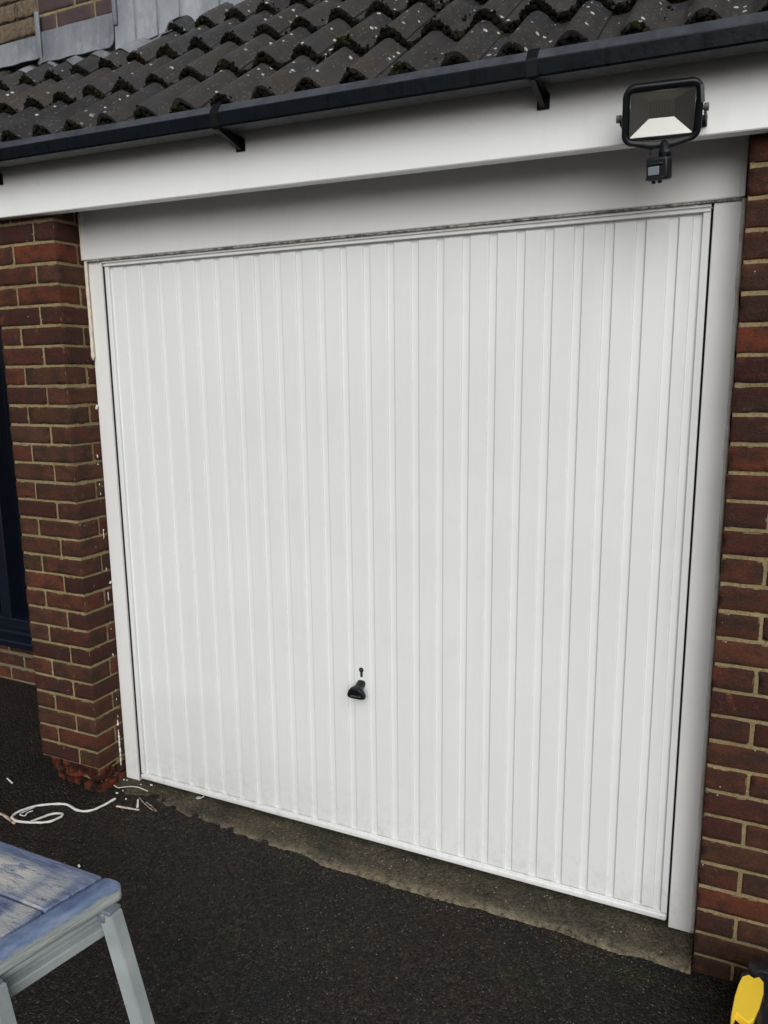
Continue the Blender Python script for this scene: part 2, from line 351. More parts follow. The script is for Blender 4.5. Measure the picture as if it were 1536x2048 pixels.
# ------------------------------------------------------------------ bricks
def brick(mb, x0, x1, y0, y1, z0, z1, rnd, spall=0.0, mi=0, rough=1.0, tint=None):
    def ax(a, b, step):
        n = max(1, int(round((b-a)/step))); r = min(0.0035, (b-a)*0.2)
        return [a, a+r] + [a+r+(b-a-2*r)*i/n for i in range(1, n)] + [b-r, b]
    X, Y, Z = ax(x0, x1, 0.018), ax(y0, y1, 0.018), ax(z0, z1, 0.014)
    idx = {}; vs = []
    c = Vector(((x0+x1)/2, (y0+y1)/2, (z0+z1)/2)); dx, dz = rnd.uniform(-0.0015, 0.0015), rnd.uniform(-0.0012, 0.0012); tl = rnd.uniform(-0.006, 0.006)
    nx, ny_, nz = len(X)-1, len(Y)-1, len(Z)-1
    def vid(i, j, k):
        key = (i, j, k)
        if key not in idx:
            e = (i in (0, nx)) + (j in (0, ny_)) + (k in (0, nz)); p = Vector((X[i], Y[j], Z[k]))
            if e >= 2:
                q = p.copy()
                if i in (0, nx): q.x += (0.0012 if i == 0 else -0.0012)
                if j in (0, ny_): q.y += (0.0016 if j == 0 else -0.0016)
                if k in (0, nz): q.z += (0.0012 if k == 0 else -0.0012)
                ch = noise.noise(p*55 + Vector((3, 1, 7)))
                if ch > 0.15: q = q + (c-q).normalized()*0.007*(ch-0.15)*4*rough
                p = q
            d = noise.noise_vector(p*38)*0.0013*rough + noise.noise_vector(p*120)*0.0006*rough
            if spall > 0:
                f = max(0, noise.noise(p*22+Vector((9, 2, 4)))+0.25)*spall*max(0, min(1, (z1-p.z)/(z1-z0)*1.3))
                d += (c-p).normalized()*0.024*f
            p = p + d; p.x += dx; p.z += dz + (p.x-c.x)*tl
            idx[key] = len(vs); vs.append(p)
        return idx[key]
    fs = []
    for i in range(nx):
        for k in range(nz):
            for j in (0, ny_): fs.append((vid(i, j, k), vid(i+1, j, k), vid(i+1, j, k+1), vid(i, j, k+1)))
    for j in range(ny_):
        for k in range(nz):
            for i in (0, nx): fs.append((vid(i, j, k), vid(i, j+1, k), vid(i, j+1, k+1), vid(i, j, k+1)))
    for i in range(nx):
        for j in range(ny_):
            for k in (0, nz): fs.append((vid(i, j, k), vid(i+1, j, k), vid(i+1, j+1, k), vid(i, j+1, k)))
    t = tint if tint else (rnd.random(), spall*0.9 if spall else 0.0, rnd.random(), 1)
    mb.add(vs, fs, mi, True, t)

def mortar_sheet(mb, x0, x1, y, z0, z1, mi=1, seed=0, axis='x'):
    """slightly wavy mortar face just behind the brick faces"""
    nx = max(2, int((x1-x0)/0.02)); nz = max(2, int((z1-z0)/0.0094)); vs = []
    for i in range(nx+1):
        for k in range(nz+1):
            a = x0+(x1-x0)*i/nx; z = z0+(z1-z0)*k/nz
            d = 0.0018*noise.noise(Vector((a*40, seed, z*40)))
            vs.append((a, y+d, z) if axis == 'x' else (y-d, a, z))
    mb.add(vs, [(i*(nz+1)+k, (i+1)*(nz+1)+k, (i+1)*(nz+1)+k+1, i*(nz+1)+k+1) for i in range(nx) for k in range(nz)], mi, True)

GAR = root('garage', (1.06, 0.0, 0.0), 'single storey brick garage with white ribbed up-and-over door and dark tiled lean-to roof', 'garage')
J = 0.0105
rnd = random.Random(11)
# pier left of the door ---------------------------------------------------
ZL = 2.193; PX0, PX1 = -0.4137, -0.0856; PY = -0.158
mb = MB()
for i in range(-2, 30):
    z1 = ZL - 0.075*i - J/2; z0 = z1 - 0.075 + J
    sp = {28: 1.0, 29: 0.8}.get(i, 0.0)
    w = 0.1; sp27 = 0.0
    a, b = (0.1025, 0.215) if i % 2 == 0 else (0.215, 0.1025)
    xm = PX0 + a + J/2 + (PX1-PX0-a-b-J)/2
    if i == 28:
        brick(mb, PX0+0.035, xm-J/2, PY+0.01, PY+0.11, z0, z1, rnd, 1.0)
        brick(mb, xm+J/2, PX1, PY+0.004, PY+0.1025, z0, z1, rnd, 1.0)
    elif i == 29:
        brick(mb, PX0+0.05, xm, PY+0.02, PY+0.11, z0-0.03, z1, rnd, 1.3)
        brick(mb, xm+J/2, PX1-0.004, PY+0.006, PY+0.1025, z0-0.03, z1, rnd, 1.0)
    else:
        jx = rnd.uniform(-0.002, 0.002)
        brick(mb, PX0, xm-J/2+jx, PY, PY+(0.215 if i % 2 == 0 else 0.1025), z0, z1, rnd)
        brick(mb, xm+J/2+jx, PX1, PY, PY+(0.1025 if i % 2 == 0 else 0.215), z0, z1, rnd)
    if i % 2 == 0: brick(mb, PX1-0.1025, PX1-(0.004 if i > 27 else 0), PY+0.1025+J, PY+0.3275, z0, z1, rnd)
    elif i == 29: brick(mb, PX1-0.1025, PX1-0.004, PY+0.1025+J, PY+0.3, z0-0.03, z1, rnd)
e = 0.0046
mortar_sheet(mb, PX0+0.004, PX1-0.003, PY+e, 0.095, 2.40, 1, 1)
mortar_sheet(mb, PX0+0.055, PX1-0.03, PY+0.042, -0.04, 0.095, 1, 1)
mortar_sheet(mb, PY+0.003, PY+0.32, PX1-e, 0.07, 2.40, 1, 2, 'y')
mortar_sheet(mb, PY+0.05, PY+0.32, PX1-0.024, -0.04, 0.07, 1, 2, 'y')
mb.box(PX0+0.006, PX1-0.012, PY+0.030, PY+0.32, 0.1, 2.40, 1)
mb.box(PX0+0.070, PX1-0.035, PY+0.055, PY+0.32, -0.1, 0.1, 1)
pier = mb.obj('brick_pier', [M['brick'], M['mortar']], GAR)
pier['label'] = 'brick pier left of the door, bottom bricks broken and bright orange'
# wall right of the door --------------------------------------------------
ZR = 2.1876; RX = 2.2085; RYF = -0.138
mb = MB()
for i in range(-5, 32):
    z1 = ZR - 0.075*i - J/2; z0 = z1 - 0.075 + J
    x = RX
    first = True
    while x < 3.6:
        ln = 0.1025 if (first and i % 2 == 1) else 0.215
        brick(mb, x+rnd.uniform(-.0015, .0015), x+ln+rnd.uniform(-.0015, .0015), RYF, RYF+(0.215 if first and i % 2 else 0.1025), z0, z1, rnd, 0.0)
        x += ln + J; first = False
mortar_sheet(mb, RX+0.003, 3.6, RYF+e, -0.12, 2.55, 1, 5)
mortar_sheet(mb, RYF+0.003, RYF+0.2, RX+e, -0.12, 2.55, 1, 6, 'y')
mb.box(RX+0.012, 3.59, RYF+0.02, RYF+0.25, -0.12, 2.55, 1)
mb.obj('brick_wall', [M['brick'], M['mortar']], GAR)
# side wall of the garage running back from the pier (closes the porch)
mb = MB()
mb.box(-0.30, -0.19, PY+0.325, 0.56, -0.1, 2.62, 0)
mb.obj('side_wall', M['mortar'], GAR)

# ------------------------------------------------------------------ door frame, header
mb = MB(); mb.rbox(((-0.0842-0.0100)/2, 0.019, 1.060), (0.0742, 0.060, 2.148), 0.0025); mb.rbox((-0.0125, -0.0120, 1.060), (0.004, 0.004, 2.146), 0.001)
jl = mb.obj('jamb', M['frame'], GAR)
mb = MB(); mb.rbox(((2.1312+2.2070)/2, 0.012, 1.060), (0.0758, 0.060, 2.148), 0.0025)
for k in range(16):
    z = random.uniform(0.7, 1.75); mb.rbox((random.uniform(2.15, 2.185), -0.0181, z), (0.003, 0.0012, 0.003), 0.0005)
jr = mb.obj('jamb', M['frame'], GAR)
mb = MB()
mb.rbox((1.0605, 0.010, 2.1295), (2.130, 0.052, 0.0095), 0.0015)
mb.rbox((1.0625, 0.0105, 2.1232), (2.130, 0.041, 0.0025), 0.0008)
mb.obj('top_rail', M['frame'], GAR)
mb = MB()
mb.rbox((1.0605, 0.0, 2.330), (2.293-0.004, 0.060, 0.384), 0.004)
for x in (-0.077, 2.198): mb.rbox((x, -0.0315, 2.330), (0.014, 0.006, 0.382), 0.002)
hd = mb.obj('header_panel', M['frame'], GAR)
mb = MB(); n = 300                                      # grimy sealant bead under the header
pts = [(-0.080+2.284*i/n, -0.0225+0.0012*noise.noise(Vector((i*0.31, 0, 0))), 2.1352+0.0009*noise.noise(Vector((i*0.45, 5, 0)))) for i in range(n+1)]
mb.tube(pts, [0.0034+0.0014*noise.noise(Vector((i*0.7, 9, 0))) for i in range(n+1)], 6)
mb.obj('grimy_ledge', M['grime'], GAR)
for xa, xb in ((-0.0104, 0.0034), (2.1256, 2.1308)):
    mb = MB(); mb.box(xa, xb, -0.0065 if xa < 0 else -0.0015, 0.010, 0.0, 2.118); mb.obj('dark_gap_strip', M['gap'], GAR)  # near-black strips added beside the leaf, gap shade put into their colour
# dark interior behind the gaps
mb = MB(); mb.box(-0.10, 2.22, 0.10, 0.12, -0.03, 2.5)
mb.box(-0.10, 2.22, 0.045, 0.10, 2.14, 2.5); mb.obj('dark_interior', M['interior'], GAR)

# ------------------------------------------------------------------ garage door
H, WD = 2.1205, 2.125
mb = MB()
mb.box(0.001, WD-0.001, 0.0, 0.02, 0.004, H-0.001)
P0, PP = 0.0974, 0.0842
edges = [0.036] + [P0+PP*k for k in range(24)] + [2.084]
rr = random.Random(5)
for k in range(25):
    a = edges[k] + (0.0 if k == 0 else 0.0110); b = edges[k+1] - (0.0 if k == 24 else 0.0110)
    z0, z1 = 0.0290, 2.1075; rings = []
    dd = rr.uniform(-0.0004, 0.0004)
    for ins, yy in ((0, 0.001), (0.0005, -0.0010), (0.0028, -0.0068+dd), (0.0040, -0.0076+dd)):
        rings.append([(a+ins, yy, z0+ins*0.6), (b-ins, yy, z0+ins*0.6), (b-ins, yy, z1-ins*0.6), (a+ins, yy, z1-ins*0.6)])
    vs = [v for r_ in rings for v in r_]; fs = []
    for q in range(3):
        for s_ in range(4): fs.append((q*4+s_, q*4+(s_+1) % 4, (q+1)*4+(s_+1) % 4, (q+1)*4+s_))
    mb.add(vs, fs)
    # front face, finely divided so that the sheet can ripple a little
    nz = 40; a2, b2, c2, d2 = a+0.0040, b-0.0040, z0+0.0024, z1-0.0024; vv = []
    for i in range(5):
        for q in range(nz+1):
            x = a2+(b2-a2)*i/4; z = c2+(d2-c2)*q/nz; edge = (i in (0, 4)) or (q in (0, nz))
            vv.append((x, -0.0076+dd + (0 if edge else 0.0008*noise.noise(Vector((x*9, z*2.2, k)))), z))
    mb.add(vv, [(i*(nz+1)+q, (i+1)*(nz+1)+q, (i+1)*(nz+1)+q+1, i*(nz+1)+q+1) for i in range(4) for q in range(nz)], 0, True)
DOOR = mb.obj('garage_door', M['door'], GAR, (1.06, 0, 0))
DOOR['label'] = 'white ribbed steel up-and-over door'
mb = MB(); mb.rbox((WD/2, -0.0005, 0.0115), (WD, 0.030, 0.023), 0.007, seg=3); mb.rbox((WD/2, -0.002, 0.0245), (WD-0.03, 0.014, 0.006), 0.002)
mb.obj('bottom_rail', M['door'], DOOR)
mb = MB(); mb.rbox((WD/2+0.0017, -0.005, H-0.0040), (WD-0.0034, 0.024, 0.0080), 0.0015); mb.obj('top_rim', M['door'], DOOR)
for x in (0.0130, WD-0.0095):
    mb = MB(); mb.rbox((x, -0.0025, H/2+0.01), (0.019, 0.019, H-0.032), 0.002)
    for z in (0.05, 0.075, 2.04, 2.085): mb.rbox((x, -0.0112, z), (0.006, 0.002, 0.006), 0.001)
    mb.obj('side_rail', M['door'], DOOR)
# euro cylinder key hole
mb = MB()
def disc(mb, c, r, y0, y1, n=20, mi=0, sx=1, sz=1):
    vs = [(c[0]+r*sx*cos(2*pi*k/n), y, c[1]+r*sz*sin(2*pi*k/n)) for y in (y0, y1) for k in range(n)]
    mb.add(vs, [tuple(range(n)), tuple(range(2*n-1, n-1, -1))]+[(k, (k+1) % n, n+(k+1) % n, n+k) for k in range(n)], mi)
disc(mb, (1.0665, 0.663), 0.0088, -0.006, -0.0098); mb.rbox((1.0668, -0.008, 0.6475), (0.0095, 0.0036, 0.022), 0.001)
disc(mb, (1.0665, 0.663), 0.0045, -0.0095, -0.0112, 16, 1)
mb.rbox((1.0668, -0.0100, 0.6475), (0.003, 0.0018, 0.010), 0.0004, mi=1)
mb.obj('keyhole', [M['black'], simple('brushed_steel', (0.28, 0.28, 0.27), 0.35, metal=0.9)], DOOR)
# black T handle: neck out of the door, flared grip
mb = MB()
def ring(cx, cy, cz, wx, hz, flare=0.0, n=28, tilt=0.0):
    out = []
    for k in range(n):
        a = 2*pi*k/n; ca, sa = cos(a), sin(a)
        px = wx*math.copysign(abs(ca)**0.62, ca); pz = hz*math.copysign(abs(sa)**0.62, sa)
        px *= 1 - flare*(pz/hz)
        out.append((cx+px, cy - pz*tilt, cz+pz))
    return out
sec = [(-0.005, 0.6120, 0.0155, 0.0125, 0.0, 0), (-0.012, 0.6115, 0.0155, 0.0125, 0, 0), (-0.026, 0.6065, 0.0145, 0.0130, 0.05, 0.1),
       (-0.034, 0.6000, 0.0175, 0.0160, 0.15, 0.15), (-0.040, 0.5960, 0.0270, 0.0195, 0.25, 0.2), (-0.046, 0.5935, 0.0315, 0.0215, 0.28, 0.2),
       (-0.056, 0.5915, 0.0320, 0.0215, 0.28, 0.2), (-0.0595, 0.5910, 0.0295, 0.0195, 0.28, 0.2), (-0.0602, 0.5910, 0.0275, 0.0175, 0.28, 0.2)]
n = 28; vs = []
for (y, z, wx, hz, fl, ti) in sec: vs += ring(1.0665, y, z, wx, hz, fl, n, ti)
fs = [(i*n+k, i*n+(k+1) % n, (i+1)*n+(k+1) % n, (i+1)*n+k) for i in range(len(sec)-1) for k in range(n)] + [tuple(range(n)), tuple((len(sec)-1)*n+k for k in range(n))]
mb.add(vs, fs, 0, True)
hme = mb.mesh('handle')
tc = bpy.data.curves.new('lettering', 'FONT'); tc.body = 'GARADOR'; tc.size = 0.0098; tc.align_x = 'CENTER'; tc.align_y = 'CENTER'; tc.extrude = 0.0003; tc.offset = 0.00012
to = bpy.data.objects.new('lettering', tc); C.objects.link(to); bpy.context.view_layer.update()
tme = bpy.data.meshes.new_from_object(to.evaluated_get(bpy.context.evaluated_depsgraph_get())); bpy.data.objects.remove(to)
tme.transform(Matrix.Translation((1.0665, -0.0592, 0.5835)) @ Matrix.Rotation(R(90-10), 4, 'X') @ Matrix.Diagonal((0.86, 0.9, 1, 1)))
bm = bmesh.new(); bm.from_mesh(hme); nb = len(bm.faces); bm.from_mesh(tme); bm.faces.ensure_lookup_table()
for f in bm.faces[nb:]: f.material_index = 1; f.smooth = False
bm.to_mesh(hme); bm.free()
link('handle', hme, [M['black'], simple('worn_silver_lettering', (0.11, 0.115, 0.12), 0.5)], DOOR)

# ------------------------------------------------------------------ sealant on the frame edges
mb = MB()
pts = []; rs = []
for i in range(90):
    z = 1.765 + 0.54*i/89; pts.append((-0.0795+0.002*noise.noise(Vector((0, 0, z*9))), -0.0215, z)); rs.append(0.0066+0.0026*noise.noise(Vector((4, 0, z*30))) if i > 1 else 0.003)
mb.tube(pts, rs, 8, flat=1.0); mb.obj('sealant_bead', M['sealant'], GAR)['label'] = 'cream sealant bead torn off half way down'
mb = MB(); pts = []; rs = []
for i in range(40):
    z = 2.137 + 0.17*i/39; pts.append((-0.0825, -0.0335, z)); rs.append(0.0048+0.0015*noise.noise(Vector((4, 7, z*30))))
mb.tube(pts, rs, 8); mb.obj('sealant_bead', M['sealant'], GAR)
rq = random.Random(77); zz = 0.055
while zz < 1.42:
    ln = 0.165 if zz < 0.06 else (rq.uniform(0.012, 0.060) if zz < 0.26 or 0.75 < zz < 1.1 else rq.uniform(0.005, 0.016))
    rad = 0.0050 if zz < 0.26 else rq.uniform(0.0012, 0.0030)
    mb = MB(); pts = []; rs = []; n = max(4, int(ln/0.0022))
    for i in range(n+1):
        z = zz+ln*i/n; pts.append((PX1+0.0003+0.001*noise.noise(Vector((1, 0, z*90))), -0.0330-0.0022*noise.noise(Vector((1, 9, z*70)))-(0.003 if zz < 0.26 else 0), z))
        rs.append(max(0.0004, rad*(0.75+0.9*noise.noise(Vector((3, 2, z*210)))+0.8*noise.noise(Vector((8, 2, z*60))))*min(1, 0.35+3*min(i, n-i)/n)))
    mb.tube(pts, rs, 6); mb.obj('sealant_remnant', M['strip'], GAR)
    zz += ln + (rq.uniform(0.004, 0.02) if zz < 0.25 else rq.uniform(0.015, 0.12))
for z, s_ in ((1.583, 1), (0.865, .7)):
    mb = MB(); mb.rbox((-0.081, -0.020, z), (0.008*s_, 0.008, 0.018*s_), 0.002, rot=Matrix.Rotation(0.5, 3, 'Y')); mb.obj('sealant_remnant', M['strip'], GAR)
mb = MB(); pts = []; rs = []
for i in range(200):
    z = -0.005 + 2.14*i/199; pts.append((2.2025+0.0018*noise.noise(Vector((0, 3, z*7))), -0.0225, z)); rs.append(0.0056+0.0022*noise.noise(Vector((4, 3, z*22))))
mb.tube(pts, rs, 8)
g = N('pinkish_painted_sealant'); c = g.mix(g.ramp(g.noise(9, 5, 0.7), [(0.45, 0), (0.65, 1)]), (0.62, 0.60, 0.55), (0.50, 0.37, 0.31))
mb.obj('sealant_bead', g.out(c, 0.6), GAR)

# ------------------------------------------------------------------ fascia, gutter
fz = lambda x: -0.0126*x
XS = [-2.6+0.2*i for i in range(33)]
mb = MB()
mb.extrude_x([(-0.200, 2.2830), (-0.1975, 2.2802), (-0.162, 2.2802), (-0.162, 2.500), (-0.200, 2.500)], XS, fz)
mb.obj('fascia_board', M['fascia'], GAR)
gs = lambda x: -0.0150*x
mb = MB()
prof = [(-0.206, 2.490), (-0.206, 2.462), (-0.262, 2.4315), (-0.268, 2.4290), (-0.322, 2.4290), (-0.3265, 2.4330), (-0.3320, 2.4640), (-0.3315, 2.4675), (-0.3150, 2.4915), (-0.3120, 2.4925), (-0.3085, 2.4900),
        (-0.3250, 2.4655), (-0.3200, 2.4330), (-0.268, 2.4325), (-0.209, 2.466), (-0.209, 2.490)]
mb.extrude_x(prof, XS, gs)
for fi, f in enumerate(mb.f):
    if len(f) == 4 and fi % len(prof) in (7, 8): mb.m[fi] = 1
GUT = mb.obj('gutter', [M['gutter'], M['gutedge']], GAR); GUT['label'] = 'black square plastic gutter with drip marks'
for bx in (-0.285, 0.778, 1.717, 2.66):
    mb = MB(); z = gs(bx); w = 0.0135
    # clip that wraps the front of the gutter
    cp = [(-0.3155, 2.4965), (-0.3345, 2.4695), (-0.3345, 2.4640), (-0.3290, 2.4305), (-0.3240, 2.4265), (-0.206, 2.4265), (-0.206, 2.4300), (-0.3225, 2.4300), (-0.3255, 2.4330), (-0.3310, 2.4640), (-0.3120, 2.4945), (-0.2900, 2.4930), (-0.2900, 2.4970)]
    mb.extrude_x([(a, b+z) for a, b in cp], [bx-w, bx+w])
    # triangular fin back to the fascia and its web
    mb.extrude_x([(-0.3260, 2.4275+z), (-0.2010, 2.4275+z), (-0.2010, 2.3880+z+0.009), (-0.2080, 2.3890+z+0.009)], [bx-0.002, bx+0.003])
    mb.extrude_x([(-0.3270, 2.4275+z), (-0.3230, 2.4240+z), (-0.2090, 2.3860+z+0.009), (-0.2090, 2.3890+z+0.009)], [bx-0.007, bx+0.007])
    mb.box(bx-0.016, bx+0.016, -0.2050, -0.2005, 2.392+z, 2.4275+z)
    mb.obj('gutter_bracket', M['bracket'], GUT)

# ------------------------------------------------------------------ tiled roof
TH = R(38.63); ZS = -0.020
UP = Vector((0, cos(TH), sin(TH))); NR = Vector((0, -sin(TH), cos(TH)))
RH = 0.042; LF = 0.041; CR = RH + LF + 0.014
ORG = Vector((0, -0.265, 2.549)) - NR*CR
def prof_h(x):                       # roll profile, crowns at -0.158 + 0.15 k
    d = ((x + 0.158 + 0.075) % 0.15) - 0.075
    w = 0.049
    if abs(d) < w: return RH*(cos(pi*d/(2*w)))**0.85
    return 0.0015*math.cos((abs(d)-w)/0.026*pi)
def rp(x, u, h):
    p = ORG + UP*u + NR*h; p.x = x; p.z += ZS*x; return p
rt = random.Random(21); mb = MB(); mbd = MB()
GA = 0.316; TL = 0.415
for k in range(0, 9):
    for i in range(-6, 12):
        xa = -0.158 + 0.30*i + (-0.15+0.050); xb = xa + 0.30 + 0.004
        warm = 0.0
        if k == 2 and xb < -0.15: warm = rt.choice([0.0, 0.35, 0.8, 0.6])
        if k > 2 and xa < -0.3: continue
        if k > 6 and xa > 1.5: continue
        t = (rt.random(), warm, rt.random(), 1); du = rt.uniform(-0.007, 0.007); dh = rt.uniform(-0.0015, 0.002); sk = rt.uniform(-0.010, 0.010)
        nxs = 34; nu = 8; top = []; bot = []
        for a in range(nxs+1):
            x = xa + (xb-xa)*a/nxs; side = 0.0045*(a/nxs); nz_ = 0.004*noise.noise(Vector((x*30, k*7.3, 0)))
            for b in range(nu+1):
                u = GA*k + du + sk*(a/nxs-.5) + TL*b/nu + (nz_ if b == 0 else 0)
                h = LF*(1-b/nu) + prof_h(x) + side + dh
                h += 0.0012*noise.noise(Vector((x*6, u*6, 2)))
                if b == 0: h -= 0.0025
                top.append(rp(x, u, h+0.014)); bot.append(rp(x, u, h))
        if True:
            # extra lip vertices just behind the nose give a rounded front edge
            n1 = nu+1
            fs = [(a*n1+b, (a+1)*n1+b, (a+1)*n1+b+1, a*n1+b+1) for a in range(nxs) for b in range(nu)]
            mb.add(top, fs, 0, True, t); mb.add(bot, fs, 0, True, t)
            fr = []; 
            for a in range(nxs+1): fr += [top[a*n1], bot[a*n1]]
            mb.add(fr, [(2*a, 2*a+2, 2*a+3, 2*a+1) for a in range(nxs)], 0, False, t)
            sd_ = [];
            for b in range(n1): sd_ += [top[nxs*n1+b], bot[nxs*n1+b]]
            mb.add(sd_, [(2*b, 2*b+2, 2*b+3, 2*b+1) for b in range(nu)], 0, False, t)
# sarking under the tiles so that no daylight leaks through
for (ua, ub) in ((0.03, 3.0),):
    vs = [rp(-2.2, ua, -0.012), rp(3.6, ua, -0.012), rp(3.6, ub, -0.012), rp(-2.2, ub, -0.012), rp(-2.2, ua, -0.03), rp(3.6, ua, -0.03), rp(3.6, ub, -0.03), rp(-2.2, ub, -0.03)]
    mb.add(vs, [(0,1,2,3), (7,6,5,4), (0,4,5,1), (1,5,6,2), (2,6,7,3), (3,7,4,0)], 1)
ROOF = mb.obj('tiled_roof', [M['tile'], M['rafter']], GAR)
ROOF['label'] = 'dark concrete double-roll tiles with lichen spots and moss'

# moss along every tile nose, in the rolls and the seams
ico = bmesh.new(); bmesh.ops.create_icosphere(ico, subdivisions=2, radius=1.0); ico.verts.index_update()
IV = [v.co.copy() for v in ico.verts]; IF = [[v.index for v in f.verts] for f in ico.faces]; ico.free()
ico = bmesh.new(); bmesh.ops.create_icosphere(ico, subdivisions=1, radius=1.0); ico.verts.index_update()
IV1 = [v.co.copy() for v in ico.verts]; IF1 = [[v.index for v in f.verts] for f in ico.faces]; ico.free()
rm = random.Random(4); mb = MB()
def blob(p, r, green=0.0, fine=False, sq=1.0):
    V_, F_ = (IV, IF) if fine else (IV1, IF1); o_ = rm.uniform(0, 50); vs = []
    for v in V_:
        d = 1 + 0.45*noise.noise(v*1.7+Vector((o_, 0, 0))) + 0.22*noise.noise(v*5+Vector((0, o_, 0)))
        q = v*r*d; q = q + NR*(q.dot(NR)*(sq-1)); vs.append(p+q)
    mb.add(vs, F_, 0, True, (green, green, green, 1))
for k in range(0, 7):
    x = -1.6
    while x < 3.0:
        x += rm.uniform(0.003, 0.0055)
        if k >= 3 and x < -0.02: continue
        if k >= 5 and x > 2.0: continue
        amt = 0.5 + 0.9*noise.noise(Vector((x*4.5, k*3.7, 0))) + (0.45 if k else -0.05)
        hh = prof_h(x); inroll = hh > 0.012
        if not inroll and rm.random() > amt*1.5: continue
        lo = 0.004 if k else -0.01; hi = hh + LF + 0.013
        for q in range(4 if inroll else 2):
            h = rm.uniform(hh+0.010, hi) if (k or not inroll) else rm.uniform(hh*0.35, hi)
            u = GA*k - rm.gauss(0.0035, 0.0040)
            r = rm.uniform(0.0040, 0.0090)*(0.8+0.4*max(0, amt))
            if h > hi-0.006: r *= 0.6
            gr = 0.9 if (noise.noise(Vector((x*11, k*5, 4))) > 0.30 and rm.random() < 0.7) else 0.0
            blob(rp(x, u, h), r, gr, False)
        if rm.random() < 0.05*max(0, amt): blob(rp(x, GA*k+rm.uniform(0.0, 0.012), hi+0.003), rm.uniform(0.003, 0.007), 0.0, False)
        if k and not inroll and amt > 0.35 and rm.random() < 0.8:
            blob(rp(x, GA*k-rm.uniform(0.0, 0.02), hh+0.010), rm.uniform(0.004, 0.010), 0.0, False, 0.7)
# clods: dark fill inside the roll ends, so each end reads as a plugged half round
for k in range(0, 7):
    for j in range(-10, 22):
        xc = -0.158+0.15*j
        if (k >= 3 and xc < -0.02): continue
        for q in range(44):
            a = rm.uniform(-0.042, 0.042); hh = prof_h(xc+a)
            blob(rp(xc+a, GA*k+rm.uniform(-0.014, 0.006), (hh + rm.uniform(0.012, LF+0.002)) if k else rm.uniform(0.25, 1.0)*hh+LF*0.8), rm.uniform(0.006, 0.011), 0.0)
# little tufts in the side seams
for q in range(46):
    j = rm.randint(-3, 10); xs_ = -0.158+0.30*j+0.05+0.15*0; k = rm.randint(0, 4); u0 = GA*k+rm.uniform(0.06, 0.28); gr = 1.0 if rm.random() < 0.35 else 0.1
    for w in range(rm.randint(3, 8)): blob(rp(xs_+0.15*0+rm.gauss(0, 0.004), u0+rm.gauss(0, 0.014), LF*(1-(u0-GA*k)/TL)+0.019), rm.uniform(0.003, 0.007), gr, False, 0.7)
for q in range(520):
    j = rm.randint(-5, 11); k = rm.randint(0, 5); u0 = GA*k+rm.uniform(0.0, 0.31)
    if noise.noise(Vector((j*1.7, u0*9, 2))) < -0.05: continue
    blob(rp(-0.158+0.30*j+0.0515+rm.gauss(0, 0.0018), u0, LF*(1-(u0-GA*k)/TL)+0.0165), rm.uniform(0.002, 0.0045), 0.0, False, 0.7)
mo = mb.obj('moss', M['moss'], ROOF)

# ------------------------------------------------------------------ house behind: upper wall, lead, lower wall, window
HOU = root('house', (-1.0, 0.62, 0.0), 'brick and buff stone house wall rising behind the lean-to roof with lead flashing', 'house')
rh = random.Random(31)
WY = 0.420; WX1 = -0.262
mb = MB()
for i in range(14):
    z0 = 3.2025 + 0.0745*i; z1 = z0 + 0.064; x = WX1 - (0.0 if i % 2 == 0 else 0.0)
    off = 0.215*0.45 if i % 2 == 0 else 0.215*0.98
    first = True
    while x > -0.68:
        ln = off if first else 0.215; xl = max(x-ln, -0.690)
        brick(mb, xl, x, WY, WY+0.1, z0, z1, rh, 0, 0, 0.8)
        x = xl-0.0105; first = False
        if xl <= -0.690: break
mb.box(-0.695, WX1+0.0015, WY+0.004, WY+0.2, 2.9, 4.3, 1)
mb.obj('brick_wall', [M['darkbrick'], M['mortar']], HOU)
mb = MB()
for i in range(10):
    z0 = 3.128 + 0.0775*i*1.0; z1 = z0+0.070; x = -0.700
    first = True
    while x > -3.2:
        ln = (0.125 if i % 2 == 0 else 0.30) if first else rh.uniform(0.2, 0.42)
        brick(mb, x-ln, x, WY+0.001, WY+0.1, z0, z1, rh, 0, 0, 3.2); x -= ln+0.010; first = False
mb.box(-3.2, -0.697, WY+0.010, WY+0.2, 2.7, 4.3, 1)
mb.obj('stone_wall', [M['stone'], M['blockjoint']], HOU)
# lead upstand in lapped sheets (wall face), bottom edge dressed onto the tiles
mb = MB()
def sheet(pts_fn, na, nb, th=0.0022, mi=0):
    top = [pts_fn(a/na, b/nb) for a in range(na+1) for b in range(nb+1)]
    n1 = nb+1
    mb.add(top, [(a*n1+b, (a+1)*n1+b, (a+1)*n1+b+1, a*n1+b+1) for a in range(na) for b in range(nb)], mi, True)
    low = [Vector(p)+Vector((0, 0.0025, -0.0015)) for p in top]
    mb.add(low, [(a*n1+b, (a+1)*n1+b, (a+1)*n1+b+1, a*n1+b+1) for a in range(na) for b in range(nb)], mi, True)
    rim = []
    for a in range(na+1): rim += [top[a*n1], low[a*n1]]
    mb.add(rim, [(2*a, 2*a+2, 2*a+3, 2*a+1) for a in range(na)], mi)
def upstand(xa, xb, zb, zt, y):
    def f(s_, t):
        x = xa+(xb-xa)*s_; z = zb + 0.010*noise.noise(Vector((x*9, 0, 3)))*(1-t) + (zt-zb)*t
        yy = y - 0.006 + 0.004*noise.noise(Vector((x*11, z*11, 0))) - 0.030*(1-t)**6
        return Vector((x, yy, z))
    return f
sheet(upstand(-1.8, -0.675, 3.083, 3.190, WY-0.006), 50, 10)
sheet(upstand(-0.672, -0.255, 3.058, 3.198, WY-0.008), 24, 10)
